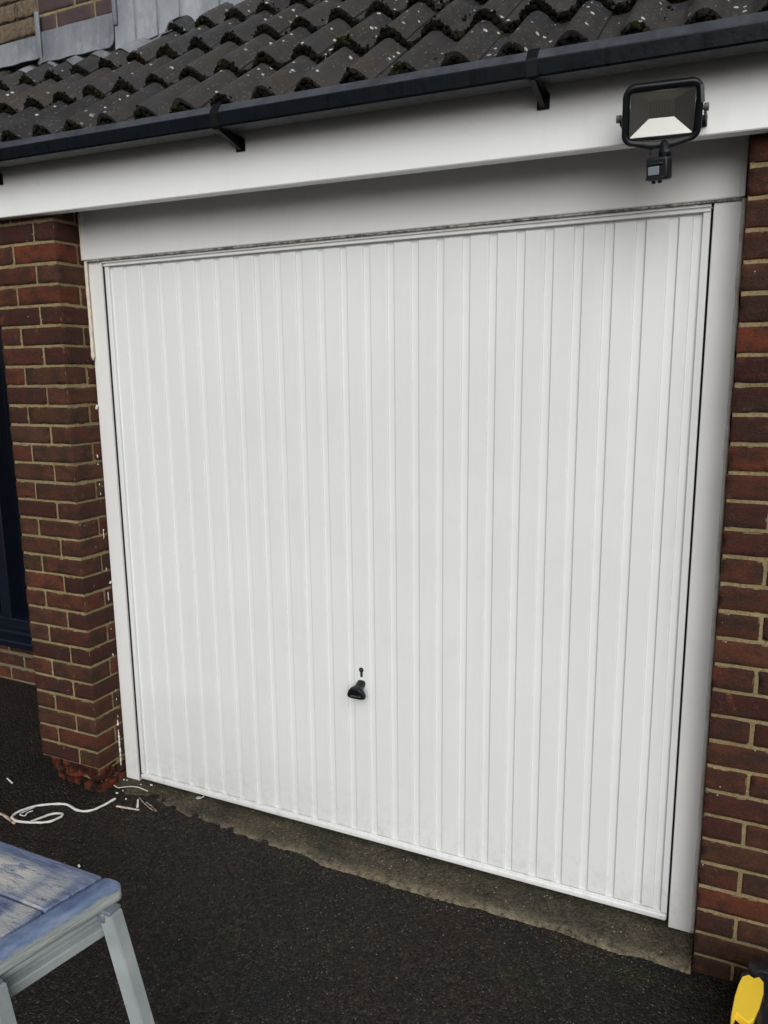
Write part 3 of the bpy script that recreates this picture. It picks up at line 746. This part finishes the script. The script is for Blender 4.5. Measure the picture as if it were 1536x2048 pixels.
# lapped edge between the two sheets
mb.rbox((-0.679, WY-0.022, 3.170), (0.026, 0.010, 0.216), 0.004, fn=lambda c: Vector((c.x+0.05*(c.z)*-0.12, c.y, c.z)))
# lead skirt dressed over the tile rolls
def skirt(xa, xb, ua, ub, lift, jag, sd0):
    def f(s_, t):
        x = xa+(xb-xa)*s_; u = ub - (ub-ua)*(1-t)
        ua_ = ua + jag*noise.noise(Vector((x*13, sd0, 0))) + jag*0.5*noise.noise(Vector((x*41, sd0, 0)))
        u = ub + (ua_-ub)*(1-t); k = int(u//GA)
        return rp(x, u, prof_h(x)*0.96 + LF*(1-(u-GA*k)/TL) + 0.014 + 0.0045*0 + lift + 0.004*noise.noise(Vector((x*20, u*20, 1))))
    return f
KS = 2*GA
sheet(skirt(-1.6, -0.43, KS+0.135, KS+0.275, 0.006, 0.018, 1), 120, 10)
sheet(skirt(-0.45, -0.12, KS+0.115, KS+0.275, 0.009, 0.018, 2), 50, 10)
sheet(skirt(-0.27, 0.0, KS+0.235, KS+0.40, 0.010, 0.012, 6), 40, 10)
# taller lead-clad return that climbs to the right
A0 = Vector((-0.262, 0.425)); B0 = Vector((0.30, 0.775))
def clad(s_, t):
    p = A0+(B0-A0)*s_; x = p.x; u = (p.y+0.265)/cos(TH)
    zb = rp(x, u, 0.012).z + 0.012*(1-s_)**3; z = zb + 0.006*noise.noise(Vector((x*15, 2, 0)))*(1-t) + 0.62*t
    fold = 0.0012*abs(((s_*3.1) % 1)-0.5)*2
    nrm = Vector((B0.y-A0.y, -(B0.x-A0.x))).normalized()
    o_ = 0.008 + 0.005*noise.noise(Vector((x*8, z*8, 4))) + fold + 0.02*(1-t)**8
    return Vector((x+nrm.x*o_, p.y+nrm.y*o_, z))
sheet(clad, 70, 24)
for s_ in (0.13, 0.27, 0.41, 0.66):             # lap edges
    p0, p1 = clad(s_, 0.0), clad(s_-0.012, 1.0); mb.tube([p0+(p1-p0)*(q/8)+Vector((0.0015*noise.noise(Vector((q, s_*9, 0))), -0.002, 0)) for q in range(9)], 0.0018, 6)
sheet(skirt(-0.34, -0.05, KS+0.30, KS+0.46, 0.012, 0.012, 9), 30, 8)
# left edge of the return wrapping round the brick corner
mb.rbox((-0.252, WY-0.004, 3.36), (0.020, 0.016, 0.42), 0.005)
mb.box(-0.262, 0.4, 0.80, 0.82, 3.0, 4.3)
mb.obj('lead_flashing', M['lead'], HOU)
mb = MB(); mb.box(-0.262, -0.24, WY+0.02, 0.80, 3.0, 4.3); mb.box(-0.25, 3.6, 1.25, 1.35, 3.3, 4.6); mb.obj('return_wall', M['mortar'], HOU)
# lower front wall in the porch
LY = 0.52; mb = MB()
for i in range(3):
    z1 = 0.246 - 0.083*i; z0 = z1-0.066; x = -0.42 + (0.0 if i % 2 else 0.11)
    while x > -2.6:
        brick(mb, x-0.215, x, LY, LY+0.1, z0, z1, rh, 0.0); x -= 0.2265
mortar_sheet(mb, -2.6, -0.19, LY+0.003, -0.1, 0.262, 1, 9)
mb.box(-2.6, -0.19, LY+0.012, LY+0.2, -0.1, 0.26, 1); mb.box(-2.6, -2.2, LY+0.012, LY+0.2, 0.26, 2.7, 1); mb.box(-2.2, -0.19, LY+0.06, LY+0.2, 2.2, 2.9, 1)
mb.obj('lower_wall', [M['brick'], M['greymortar']], HOU)
mb = MB()
mb.rbox((-1.3, LY+0.03, 0.345), (1.9, 0.07, 0.07), 0.006); mb.rbox((-1.3, LY+0.03, 2.15), (1.9, 0.07, 0.08), 0.006)
for x in (-2.21, -1.42, -0.72, -0.40): mb.rbox((x, LY+0.030, 1.25), (0.075, 0.068, 1.76), 0.006)
WIN = mb.obj('window_frame', M['navy'], HOU)
mb = MB(); mb.box(-2.2, -0.38, LY+0.045, LY+0.052, 0.37, 2.12); mb.obj('window_glass', M['glass'], WIN)
mb = MB(); mb.rbox((-1.3, LY-0.045, 0.285), (2.0, 0.13, 0.040), 0.008, rot=Matrix.Rotation(R(6), 3, 'X')); mb.rbox((-1.3, LY-0.02, 0.315), (1.95, 0.06, 0.024), 0.006); mb.obj('window_sill', M['navy'], WIN)
mb = MB(); mb.box(-2.6, -0.30, -0.155, 0.62, 2.42, 2.44); mb.obj('porch_ceiling', M['rafter'], HOU)

# ------------------------------------------------------------------ floodlight
FC = Vector((2.018, -0.300, 2.290)); TL_ = R(27)
FL = root('security_floodlight', (2.022, -0.20, 2.266), 'black security floodlight with motion sensor fixed to the white fascia above the door', 'floodlight')
RX_ = Matrix.Rotation(R(7), 3, 'Z') @ Matrix.Rotation(TL_, 3, 'X')          # tips the front down
def fp(x, y, z): return FC + RX_ @ Vector((x, y, z))
def rr_outline(w, h, r, n=7, bulge=0.0):
    pts = []
    for cx, cz, a0 in ((w-r, h-r, 0), (-w+r, h-r, 90), (-w+r, -h+r, 180), (w-r, -h+r, 270)):
        for k in range(n+1):
            a = R(a0+90*k/n); pts.append([cx+r*cos(a), cz+r*sin(a)])
        if a0 == 180 and bulge: pts += [[-w*0.3, -h-bulge], [w*0.3, -h-bulge]]
    return pts
def loft(mb, rings, mi=0, caps=(True, True), smooth=True):
    n = len(rings[0]); vs = [v for r_ in rings for v in r_]
    fs = [(i*n+k, i*n+(k+1) % n, (i+1)*n+(k+1) % n, (i+1)*n+k) for i in range(len(rings)-1) for k in range(n)]
    if caps[0]: fs.append(tuple(range(n)))
    if caps[1]: fs.append(tuple((len(rings)-1)*n+k for k in range(n)))
    mb.add(vs, fs, mi, smooth)
mb = MB(); w, h = 0.0875, 0.0655; rings = []
for (y, sw, sh, r) in ((0.055, 0.50, 0.45, 0.016), (0.050, 0.62, 0.58, 0.02), (0.022, 0.86, 0.84, 0.024), (0.010, 0.985, 0.98, 0.027), (-0.016, 1.0, 1.0, 0.027), (-0.021, 0.985, 0.975, 0.026), (-0.0225, 0.95, 0.93, 0.025), (-0.0215, 0.865, 0.83, 0.018), (-0.0150, 0.845, 0.805, 0.016), (-0.0140, 0.80, 0.75, 0.008)):
    rings.append([fp(a, y, b) for a, b in rr_outline(w*sw, h*sh, r, 7, 0.010 if sw > 0.9 else 0.006)])
loft(mb, rings, 0, (True, False))
for q in range(-3, 4): mb.rbox(fp(q*0.016, 0.048, 0), (0.003, 0.030, 0.07), 0.0008, RX_)
mb.obj('housing', M['black'], FL)
# reflector tray
mb = MB(); ow, oh, iw, ih = 0.0705, 0.0475, 0.0275, 0.0185; yo, yi = -0.0135, 0.0050
O_ = [fp(a*ow, yo, b*oh) for a, b in ((-1, -1), (1, -1), (1, 1), (-1, 1))]; I_ = [fp(a*iw, yi, b*ih+0.006) for a, b in ((-1, -1), (1, -1), (1, 1), (-1, 1))]
for k in range(4):
    q = [O_[k], O_[(k+1) % 4], I_[(k+1) % 4], I_[k]]; mb.add(q, [(0, 1, 2, 3)], 0)
W_ = [fp(a*0.0755, yo, b*0.0535) for a, b in ((-1, -1), (1, -1), (1, 1), (-1, 1))]
for k in range(4): mb.add([W_[k], W_[(k+1) % 4], O_[(k+1) % 4], O_[k]], [(0, 1, 2, 3)], 1)
for k in range(4): mb.tube([O_[k]+Vector((0, -.0003, 0)), O_[(k+1) % 4]+Vector((0, -.0003, 0))], 0.0006, 5, 0)
mb.obj('reflector', [simple('brushed_aluminium', (0.90, 0.89, 0.84), 0.36, metal=1.0), simple('grey_bezel', (0.055, 0.055, 0.05), 0.5)], FL)
mb = MB(); mb.add(I_, [(0, 1, 2, 3)], 0)
for k in range(8): mb.rbox(fp(-0.021+0.006*k, 0.0045, 0.006), (0.0012, 0.0012, 0.033), 0.0003, RX_, mi=1)
mb.obj('led_panel', [simple('pale_led_plate', (0.20, 0.20, 0.17), 0.5), simple('led_strip', (0.28, 0.27, 0.2), 0.5)], FL)
g = N('clear_front_glass')
tr = g.n('BsdfTransparent'); gl = g.n('BsdfGlossy'); gl.inputs['Roughness'].default_value = 0.03; fr_ = g.n('Fresnel'); fr_.inputs[0].default_value = 1.45
mx = g.n('MixShader'); g.l(fr_.outputs[0], mx.inputs[0]); g.l(tr.outputs[0], mx.inputs[1]); g.l(gl.outputs[0], mx.inputs[2]); g.l(mx.outputs[0], g.t.nodes['Material Output'].inputs[0])
mb = MB(); mb.rbox(fp(0, -0.0165, 0), (0.1490, 0.0020, 0.1040), 0.0005, RX_); mb.obj('front_glass', g.m, FL)
mb = MB(); mb.rbox(fp(0.0835, -0.0222, 0.034), (0.008, 0.0015, 0.036), 0.0006, RX_ @ Matrix.Rotation(R(-8), 3, 'Y')); mb.obj('grey_sticker', simple('faded_grey_label', (0.12, 0.13, 0.13), 0.5, 0.4, 300), FL)
# U bracket, side screws
mb = MB()
for s_ in (-1, 1):
    mb.rbox((FC.x+s_*0.0925, -0.250, FC.z-0.004), (0.0035, 0.100, 0.022), 0.001)
mb.rbox((FC.x, -0.2035, FC.z-0.004), (0.188, 0.0045, 0.026), 0.001); mb.obj('mounting_bracket', M['bracket'], FL)
for s_ in (-1, 1):
    mb = MB(); c_ = Vector((FC.x+s_*0.096, -0.302, FC.z-0.003))
    ringv = lambda x, r, n=10: [(x, c_.y+r*cos(2*pi*k/n), c_.z+r*sin(2*pi*k/n)) for k in range(n)]
    loft(mb, [ringv(FC.x+s_*0.0855, 0.0055), ringv(FC.x+s_*0.094, 0.0055), ringv(FC.x+s_*0.0942, 0.0085), ringv(FC.x+s_*0.101, 0.0085)], 0, (True, True), False)
    mb.obj('adjustment_screw', simple('worn_steel_bolt', (0.14, 0.13, 0.12), 0.4, metal=0.6), FL)
# motion sensor hanging underneath
mb = MB(); SC = Vector((2.020, -0.318, 2.162)); RZs = Matrix.Rotation(R(-8), 3, 'Z') @ Matrix.Rotation(R(10), 3, 'X')
mb.rbox(SC, (0.050, 0.044, 0.050), 0.006, RZs, seg=3)
mb.rbox(SC+RZs @ Vector((-0.004, -0.020, 0.010)), (0.038, 0.010, 0.008), 0.003, RZs)
mb.rbox(SC+RZs @ Vector((-0.004, -0.022, -0.020)), (0.042, 0.006, 0.006), 0.002, RZs)
for a in (-0.010, 0.004): mb.rbox(SC+RZs @ Vector((a, -0.008, -0.028)), (0.009, 0.009, 0.006), 0.002, RZs)
mb.tube([fp(0.008, 0.000, -0.066), SC+Vector((0.010, 0.004, 0.040)), SC+Vector((0.008, 0.002, 0.022))], [0.011, 0.011, 0.009], 12)
mb.tube([SC+Vector((-0.002, 0.003, 0.036)), SC+Vector((0.024, 0.003, 0.036))], 0.0095, 12)
SEN = mb.obj('motion_sensor', M['black'], FL)
mb = MB(); mb.rbox(SC+RZs @ Vector((-0.007, -0.0225, -0.004)), (0.025, 0.004, 0.019), 0.0015, RZs); mb.obj('sensor_lens', simple('milky_lens', (0.17, 0.19, 0.21), 0.45), SEN)
mb = MB(); mb.tube([fp(-0.016, 0.005, -0.066), fp(-0.020, 0.006, -0.078), SC+Vector((-0.021, 0.006, 0.036)), SC+Vector((-0.018, 0.006, 0.020))], 0.0026, 8); mb.obj('cable', M['black'], FL)

# ------------------------------------------------------------------ step stool / hop-up platform
ST = root('step_stool', (0.55, -1.23, gz(0.55)), 'blue painted wooden step stool with worn top and grey metal legs', 'stool')
g = N('worn_blue_painted_board')
long_ = g.map(scale=(1.0, 7.0, 7.0))
c = g.mix(g.ramp(g.noise(9, 7, 0.75, long_), [(0.42, 0), (0.58, 1)]), (0.085, 0.115, 0.20), (0.18, 0.215, 0.32))
c = g.mix(g.ramp(g.noise(26, 5, 0.7, long_), [(0.50, 0), (0.75, 0.75)]), c, (0.26, 0.30, 0.42))
# two bands scuffed pale by shoes
xx = g.xyz(0); yy = g.xyz(1)
def band(c0, wd, ax): return g.ramp(g.math('ABSOLUTE', g.math('SUBTRACT', ax, c0)), [(wd*0.55, 1), (wd, 0)])
b1 = g.math('MULTIPLY', band(0.640, 0.150, xx), band(-1.165, 0.060, yy)); b2 = g.math('MULTIPLY', band(0.810, 0.040, xx), band(-1.235, 0.15, yy))
wn = g.ramp(g.noise(24, 8, 0.8, g.map(scale=(0.6, 2.6, 1))), [(0.40, 0), (0.50, 1)])
c = g.mix(g.math('MULTIPLY', g.math('MINIMUM', g.math('ADD', b1, g.math('MULTIPLY', b2, 0.7)), 1.0), wn), c, (0.52, 0.51, 0.48))
c = g.mix(g.ramp(g.noise(38, 5, 0.75), [(0.60, 0), (0.70, 0.8)]), c, (0.050, 0.075, 0.14))
h = g.math('ADD', g.noise(60, 4, 0.6, g.map(scale=(0.35, 4, 1))), g.math('MULTIPLY', g.noise(160, 4, 0.7), 0.6))
M['blue'] = g.out(c, g.ramp(g.noise(22, 4), [(0.35, 0.24), (0.65, 0.55)]), g.bump(h, 0.0022), 0.5)
g = N('bare_grey_wood_end')
fac = g.ramp(g.math('ADD', g.xyz(2), g.math('MULTIPLY', g.noise(20, 5, 0.7), 0.030)), [(0.500, 0), (0.507, 1)])
gr = g.noise(14, 5, 0.65, g.map(scale=(2, 0.6, 9)))
c1 = g.mix(g.ramp(gr, [(0.35, 0), (0.65, 1)]), (0.25, 0.285, 0.28), (0.42, 0.45, 0.43))
c1 = g.mix(g.ramp(g.noise(18, 4, 0.7), [(0.66, 0), (0.72, 0.7)]), c1, (0.12, 0.09, 0.11))
c2 = g.mix(g.ramp(g.noise(12, 6, 0.7, g.map(scale=(1, 0.7, 3))), [(0.35, 0), (0.65, 1)]), (0.060, 0.105, 0.22), (0.22, 0.275, 0.40))
M['endwood'] = g.out(g.mix(fac, c1, c2), 0.42, g.bump(g.noise(90, 4, 0.7, g.map(scale=(1, 0.3, 2))), 0.0018), 0.45)
g = N('grey_painted_leg_metal')
c = g.mix(g.ramp(g.noise(7, 5), [(0.3, 0), (0.7, 1)]), (0.27, 0.30, 0.31), (0.40, 0.43, 0.43))
c = g.mix(g.ramp(g.noise(34, 5, 0.75), [(0.63, 0), (0.72, 0.55)]), c, (0.15, 0.16, 0.17))
M['legs'] = g.out(c, 0.42, g.bump(g.noise(120, 3), 0.0008), 0.5)
SK = 0.2154                                    # the end is not quite square to the long side
ex = lambda y, x0: x0 + SK*(y+1.085)
def skew(mb, b0):
    for i in range(b0, len(mb.v)):
        v = mb.v[i]; f_ = max(0.0, min(1.0, (v[0]-0.35)/0.5)); mb.v[i] = (v[0]+SK*(v[1]+1.085)*f_, v[1], v[2])
for (y0, y1) in ((-1.2195, -1.0760), (-1.4050, -1.2255)):
    mb = MB(); mb.rbox(((0.20+0.886)/2, (y0+y1)/2, 0.483), (0.686, y1-y0, 0.034), 0.004, seg=2)
    # subdivide along x so that the skew only touches the end
    bm = bmesh.new(); me = mb.mesh('t'); bm.from_mesh(me); bmesh.ops.subdivide_edges(bm, edges=[e_ for e_ in bm.edges if abs(e_.verts[0].co.x-e_.verts[1].co.x) > 0.3], cuts=12)
    for v in bm.verts: v.co.x += SK*(v.co.y+1.085)*max(0.0, min(1.0, (v.co.x-0.35)/0.5))
    bm.to_mesh(me); bm.free(); link('top_board', me, M['blue'], ST)
mb = MB(); mb.rbox((0.9165, -1.2410, 0.4745), (0.057, 0.345, 0.0545), 0.015, seg=4); skew(mb, 0); mb.obj('end_board', M['endwood'], ST)
mb = MB(); mb.rbox((0.205, -1.2410, 0.4745), (0.057, 0.335, 0.0545), 0.015, seg=4); mb.obj('end_board', M['endwood'], ST)
mb = MB()
mb.rbox((0.913, -1.2350, 0.4365), (0.040, 0.300, 0.014), 0.004); mb.rbox((0.905, -1.235, 0.416), (0.020, 0.29, 0.050), 0.003); mb.rbox((0.915, -1.235, 0.393), (0.040, 0.295, 0.026), 0.003); skew(mb, 0)
mb.obj('end_rail', M['legs'], ST)
mb = MB(); mb.rbox((0.215, -1.235, 0.41), (0.03, 0.29, 0.06), 0.003); mb.obj('end_rail', M['legs'], ST)
mb = MB(); mb.rbox((0.55, -1.105, 0.452), (0.62, 0.020, 0.026), 0.003); mb.obj('side_rail', M['legs'], ST)
def leg(xt, yt, xb, yb, name='leg', inner=True):
    mb = MB(); zt, zb = 0.450, gz(xb)+0.012
    def pr(z):
        t = (zt-z)/(zt-zb); return xt+(xb-xt)*t, yt+(yb-yt)*t
    a = pr(zt); b = pr(zb); wx, wy = 0.026, 0.034
    for (ox, oy, sx, sy) in ((0.0, 0.0, 0.010, wy), (-0.021*math.copysign(1, xt-0.55), -wy*0.40, 0.040, 0.006), (-0.019*math.copysign(1, xt-0.55), wy*0.40, 0.036, 0.006)):
        vs = []
        for (cx, cy), z in ((a, zt), (b, zb)):
            for u_, v_ in ((-1, -1), (1, -1), (1, 1), (-1, 1)): vs.append((cx+ox+u_*sx/2, cy+oy+v_*sy/2, z))
        bm = bmesh.new(); bv = [bm.verts.new(v) for v in vs]
        for f in ((0,1,2,3), (7,6,5,4), (0,4,5,1), (1,5,6,2), (2,6,7,3), (3,7,4,0)): bm.faces.new([bv[q] for q in f])
        bmesh.ops.bevel(bm, geom=list(bm.edges), offset=0.002, segments=2, affect='EDGES'); bm.verts.index_update()
        mb.add([v.co for v in bm.verts], [[v.index for v in f.verts] for f in bm.faces], 0, False); bm.free()
    l_ = mb.obj('leg', M['legs'], ST)
    mf = MB(); mf.rbox((b[0]-0.02*math.copysign(1, xt-0.55), b[1], zb-0.002), (0.064, 0.06, 0.028), 0.006); mf.obj('rubber_foot', M['black'], l_)
leg(0.960, -1.112, 1.074, -1.104); leg(0.902, -1.384, 1.010, -1.390)
for y_ in (-1.108, -1.385):
    mb = MB(); mb.rbox((0.944+SK*(y_+1.085), y_-0.002, 0.451), (0.040, 0.038, 0.012), 0.004, seg=3); mb.rbox((0.912+SK*(y_+1.085), y_, 0.438), (0.074, 0.052, 0.030), 0.010, seg=3); mb.obj('corner_bracket', simple('dark_grey_bracket', (0.13, 0.155, 0.18), 0.5, 0.3, 60), ST)
leg(0.20, -1.12, 0.10, -1.11); leg(0.20, -1.39, 0.10, -1.40)

# ------------------------------------------------------------------ sealant offcuts on the ground
def strip(name, pts, wd, label, cat, mat, group=None, z=0.003, th=0.45, lift=None):
    P = []
    for i in range(len(pts)-1):                 # Catmull-Rom
        p0 = Vector(pts[max(i-1, 0)]); p1 = Vector(pts[i]); p2 = Vector(pts[i+1]); p3 = Vector(pts[min(i+2, len(pts)-1)])
        for k in range(6):
            t = k/6; P.append(0.5*((2*p1)+(p2-p0)*t+(2*p0-5*p1+4*p2-p3)*t*t+(3*p1-p0-3*p2+p3)*t**3))
    P.append(Vector(pts[-1])); Q = []
    for i, p in enumerate(P):
        top = max(gh(p.x, p.y), (-0.013-0.0012*p.x) if (p.y > eY(p.x) and -0.11 < p.x < 2.2) else -9)
        l_ = lift(i/(len(P)-1)) if lift else 0
        Q.append(Vector((p.x, p.y, top + z + l_ + 0.001*noise.noise(Vector((i*0.3, 0, 0))))))
    mb = MB(); mb.tube(Q, [wd*(0.9+0.3*noise.noise(Vector((i*0.35, 1, len(pts))))) for i in range(len(Q))], 8, flat=th)
    o = mb.obj(name, mat, None, Q[len(Q)//2]); return tag(o, label, cat, group)
GP = 'scraped off sealant lying in front of the pier'
LONG = [(0.0003, -0.1638), (-0.0099, -0.2249), (-0.0288, -0.2728), (-0.077, -0.2912), (-0.1444, -0.2792), (-0.1871, -0.291), (-0.2366, -0.3219), (-0.2677, -0.356), (-0.2835, -0.4022), (-0.2768, -0.4334), (-0.2429, -0.4476), (-0.2022, -0.4471), (-0.1409, -0.4297), (-0.1022, -0.4045), (-0.091, -0.3661), (-0.1011, -0.3445), (-0.1211, -0.3386), (-0.15, -0.3530), (-0.1650, -0.3900), (-0.1777, -0.4284)]
strip('sealant_strip', LONG, 0.0060, 'long white sealant strip curled into a loop on the tarmac', 'sealant strip', M['strip'], GP, 0.004, 0.8, lambda t: 0.010*math.sin(t*7)**2*(t > 0.4))
strip('sealant_strip', [(-0.245, -0.352), (-0.2562, -0.3900), (-0.2553, -0.4134), (-0.2300, -0.4120), (-0.2385, -0.3929), (-0.2302, -0.3737)], 0.0035, 'short white hooked sealant curl inside the looped strip', 'sealant strip', M['strip'], GP, 0.009)
strip('sealant_strip', [(-0.44, -0.445), (-0.3378, -0.4389), (-0.2983, -0.4433), (-0.2259, -0.4617)], 0.0075, 'stubby dirty cream sealant piece at the left edge beside the loop', 'sealant strip', M['dirtystrip'], GP, 0.005)
strip('sealant_strip', [(-0.0806, -0.0888), (-0.0507, -0.0947), (-0.0305, -0.081), (-0.0103, -0.0673), (0.0261, -0.0591), (0.0843, -0.0665)], 0.0026, 'thin wavy white sealant strip on the concrete by the pier foot', 'sealant strip', M['strip'], GP, 0.003)
strip('sealant_strip', [(0.0442, -0.2038), (0.0832, -0.1976), (0.147, -0.1876)], 0.0062, 'flat straight pinkish sealant offcut lying at the concrete corner', 'sealant strip', M['dirtystrip'] if False else simple('pinkish_offcut', (0.58, 0.50, 0.43), 0.5, 0.2, 60), GP, 0.004)
strip('sealant_strip', [(0.0923, -0.1335), (0.129, -0.1764)], 0.0048, 'short upright white offcut touching the flat pinkish one', 'sealant strip', M['strip'], GP, 0.004)
strip('sealant_strip', [(0.0856, -0.1203), (0.1389, -0.1441), (0.1901, -0.1638), (0.218, -0.1663), (0.1815, -0.1482), (0.1324, -0.1311)], 0.0020, 'brownish folded sealant skin on the concrete edge, furthest right of the offcuts', 'sealant strip', M['dirtystrip'], GP, 0.004)
strip('sealant_strip', [(-0.5468, -0.2363), (-0.4905, -0.2549)], 0.0042, 'small white sealant piece alone on the tarmac left of the pier', 'sealant strip', M['strip'], GP, 0.003)
for (x, y), r_, lb in zip([(-0.0244, -0.1297), (-0.0156, -0.1045), (0.0422, -0.1485), (0.1984, -0.5462), (0.0199, -0.0363), (0.0636, -0.0217), (-0.0749, -0.0359), (-0.0603, -0.0336)],
        [0.005, 0.004, 0.0045, 0.006, 0.003, 0.0055, 0.004, 0.003],
        ['white sliver lying nearest the end of the long looped strip', 'tiny white flake just below the thin wavy strip', 'small white crumb between the wavy strip and the flat offcut', 'white chip alone on the tarmac just behind the blue stool',
         'tiny white flake above the right end of the wavy strip', 'rounded white crumb under the left end of the door', 'white crumb at the foot of the pier beside the left jamb', 'smallest white crumb just right of the one at the pier foot']):
    mb = MB(); zt = max(gh(x, y), (-0.013-0.0012*x) if y > eY(x) else -9); mb.rbox((x, y, zt+0.003), (r_*2.2, r_*1.2, r_*0.9), r_*0.25, rot=Matrix.Rotation(random.uniform(-.9, .9), 3, 'Z'))
    tag(mb.obj('sealant_chip', M['strip'], None, (x, y, zt)), lb, 'chip', 'white sealant crumbs')
mb = MB(); mb.tube([(0.3321, 0.004, 0.004), (0.3300, -0.008, -0.004), (0.3248, -0.018, -0.009), (0.3130, -0.030, -0.0095), (0.3040, -0.0260, -0.0095), (0.3080, -0.0170, -0.0090), (0.3160, -0.0140, -0.009)], 0.0016, 6)
tag(mb.obj('sealant_curl', M['strip'], None, (0.32, -0.02, -0.012)), 'tiny white curl poking out under the bottom rail of the door', 'curl')

# ------------------------------------------------------------------ tool at the right edge
TR = root('tool_case', (2.43, -0.40, gz(2.43)), 'black and yellow tool case standing on the tarmac by the right brick wall', 'tool case')
g = N('scuffed_black_rubber')
c = g.mix(g.ramp(g.noise(40, 5, 0.7), [(0.58, 0), (0.70, 0.6)]), (0.010, 0.011, 0.014), (0.10, 0.105, 0.12))
M['rubber'] = g.out(c, 0.45, g.bump(g.noise(70, 5, 0.7), 0.004), 0.5)
g = N('scuffed_yellow_plastic')
c = g.mix(g.ramp(g.noise(28, 5, 0.7), [(0.64, 0), (0.74, 0.7)]), (0.92, 0.62, 0.05), (0.36, 0.24, 0.05))
M['yellow'] = g.out(c, 0.38, g.bump(g.noise(60, 3), 0.0006), 0.5)
mb = MB()
def body(c):
    return Vector((c.x*(1-0.10*(c.z > 0)), c.y*(1-0.06*(c.z > 0)), c.z))
mb.rbox((2.452, -0.430, 0.045), (0.270, 0.330, 0.165), 0.022, seg=4, fn=body)
mb.rbox((2.462, -0.430, 0.128), (0.200, 0.270, 0.035), 0.014, seg=3)
mb.rbox((2.398, -0.275, 0.120), (0.10, 0.060, 0.055), 0.018, seg=3, rot=Matrix.Rotation(0.3, 3, 'Z'))
mb.obj('body', M['rubber'], TR)
mb = MB()                                          # curved yellow shell over the upper left edge
outl = [(2.3300, -0.352), (2.3450, -0.340), (2.3580, -0.347), (2.3700, -0.338), (2.3800, -0.350), (2.3790, -0.385), (2.3690, -0.432), (2.3560, -0.470), (2.3440, -0.486), (2.3300, -0.478), (2.3160, -0.468), (2.3090, -0.500), (2.3040, -0.530), (2.3050, -0.480), (2.3130, -0.420), (2.3210, -0.380)]
n = len(outl); vs = []
def ztop(x): return 0.158 - 0.10*max(0.0, 2.345-x)*0 + 0.0*x
for lay, dz in ((0, 0.0), (1, -0.004), (2, -0.022)):
    for (x, y) in outl:
        cx, cy = 2.345, -0.42; s_ = 0.96 if lay == 0 else 1.0
        vs.append((cx+(x-cx)*s_, cy+(y-cy)*s_, ztop(x)+0.11*(y+0.34)+dz))
mb.add(vs, [tuple(range(n))]+[(l*n+k, l*n+(k+1) % n, (l+1)*n+(k+1) % n, (l+1)*n+k) for l in range(2) for k in range(n)]+[tuple(2*n+k for k in range(n))], 0, False)
mb.obj('yellow_panel', M['yellow'], TR)
mb = MB(); mb.tube([(2.46, -0.52, 0.145), (2.455, -0.50, 0.185), (2.455, -0.44, 0.200), (2.455, -0.38, 0.185), (2.46, -0.36, 0.145)], 0.013, 10); mb.obj('handle', M['rubber'], TR)
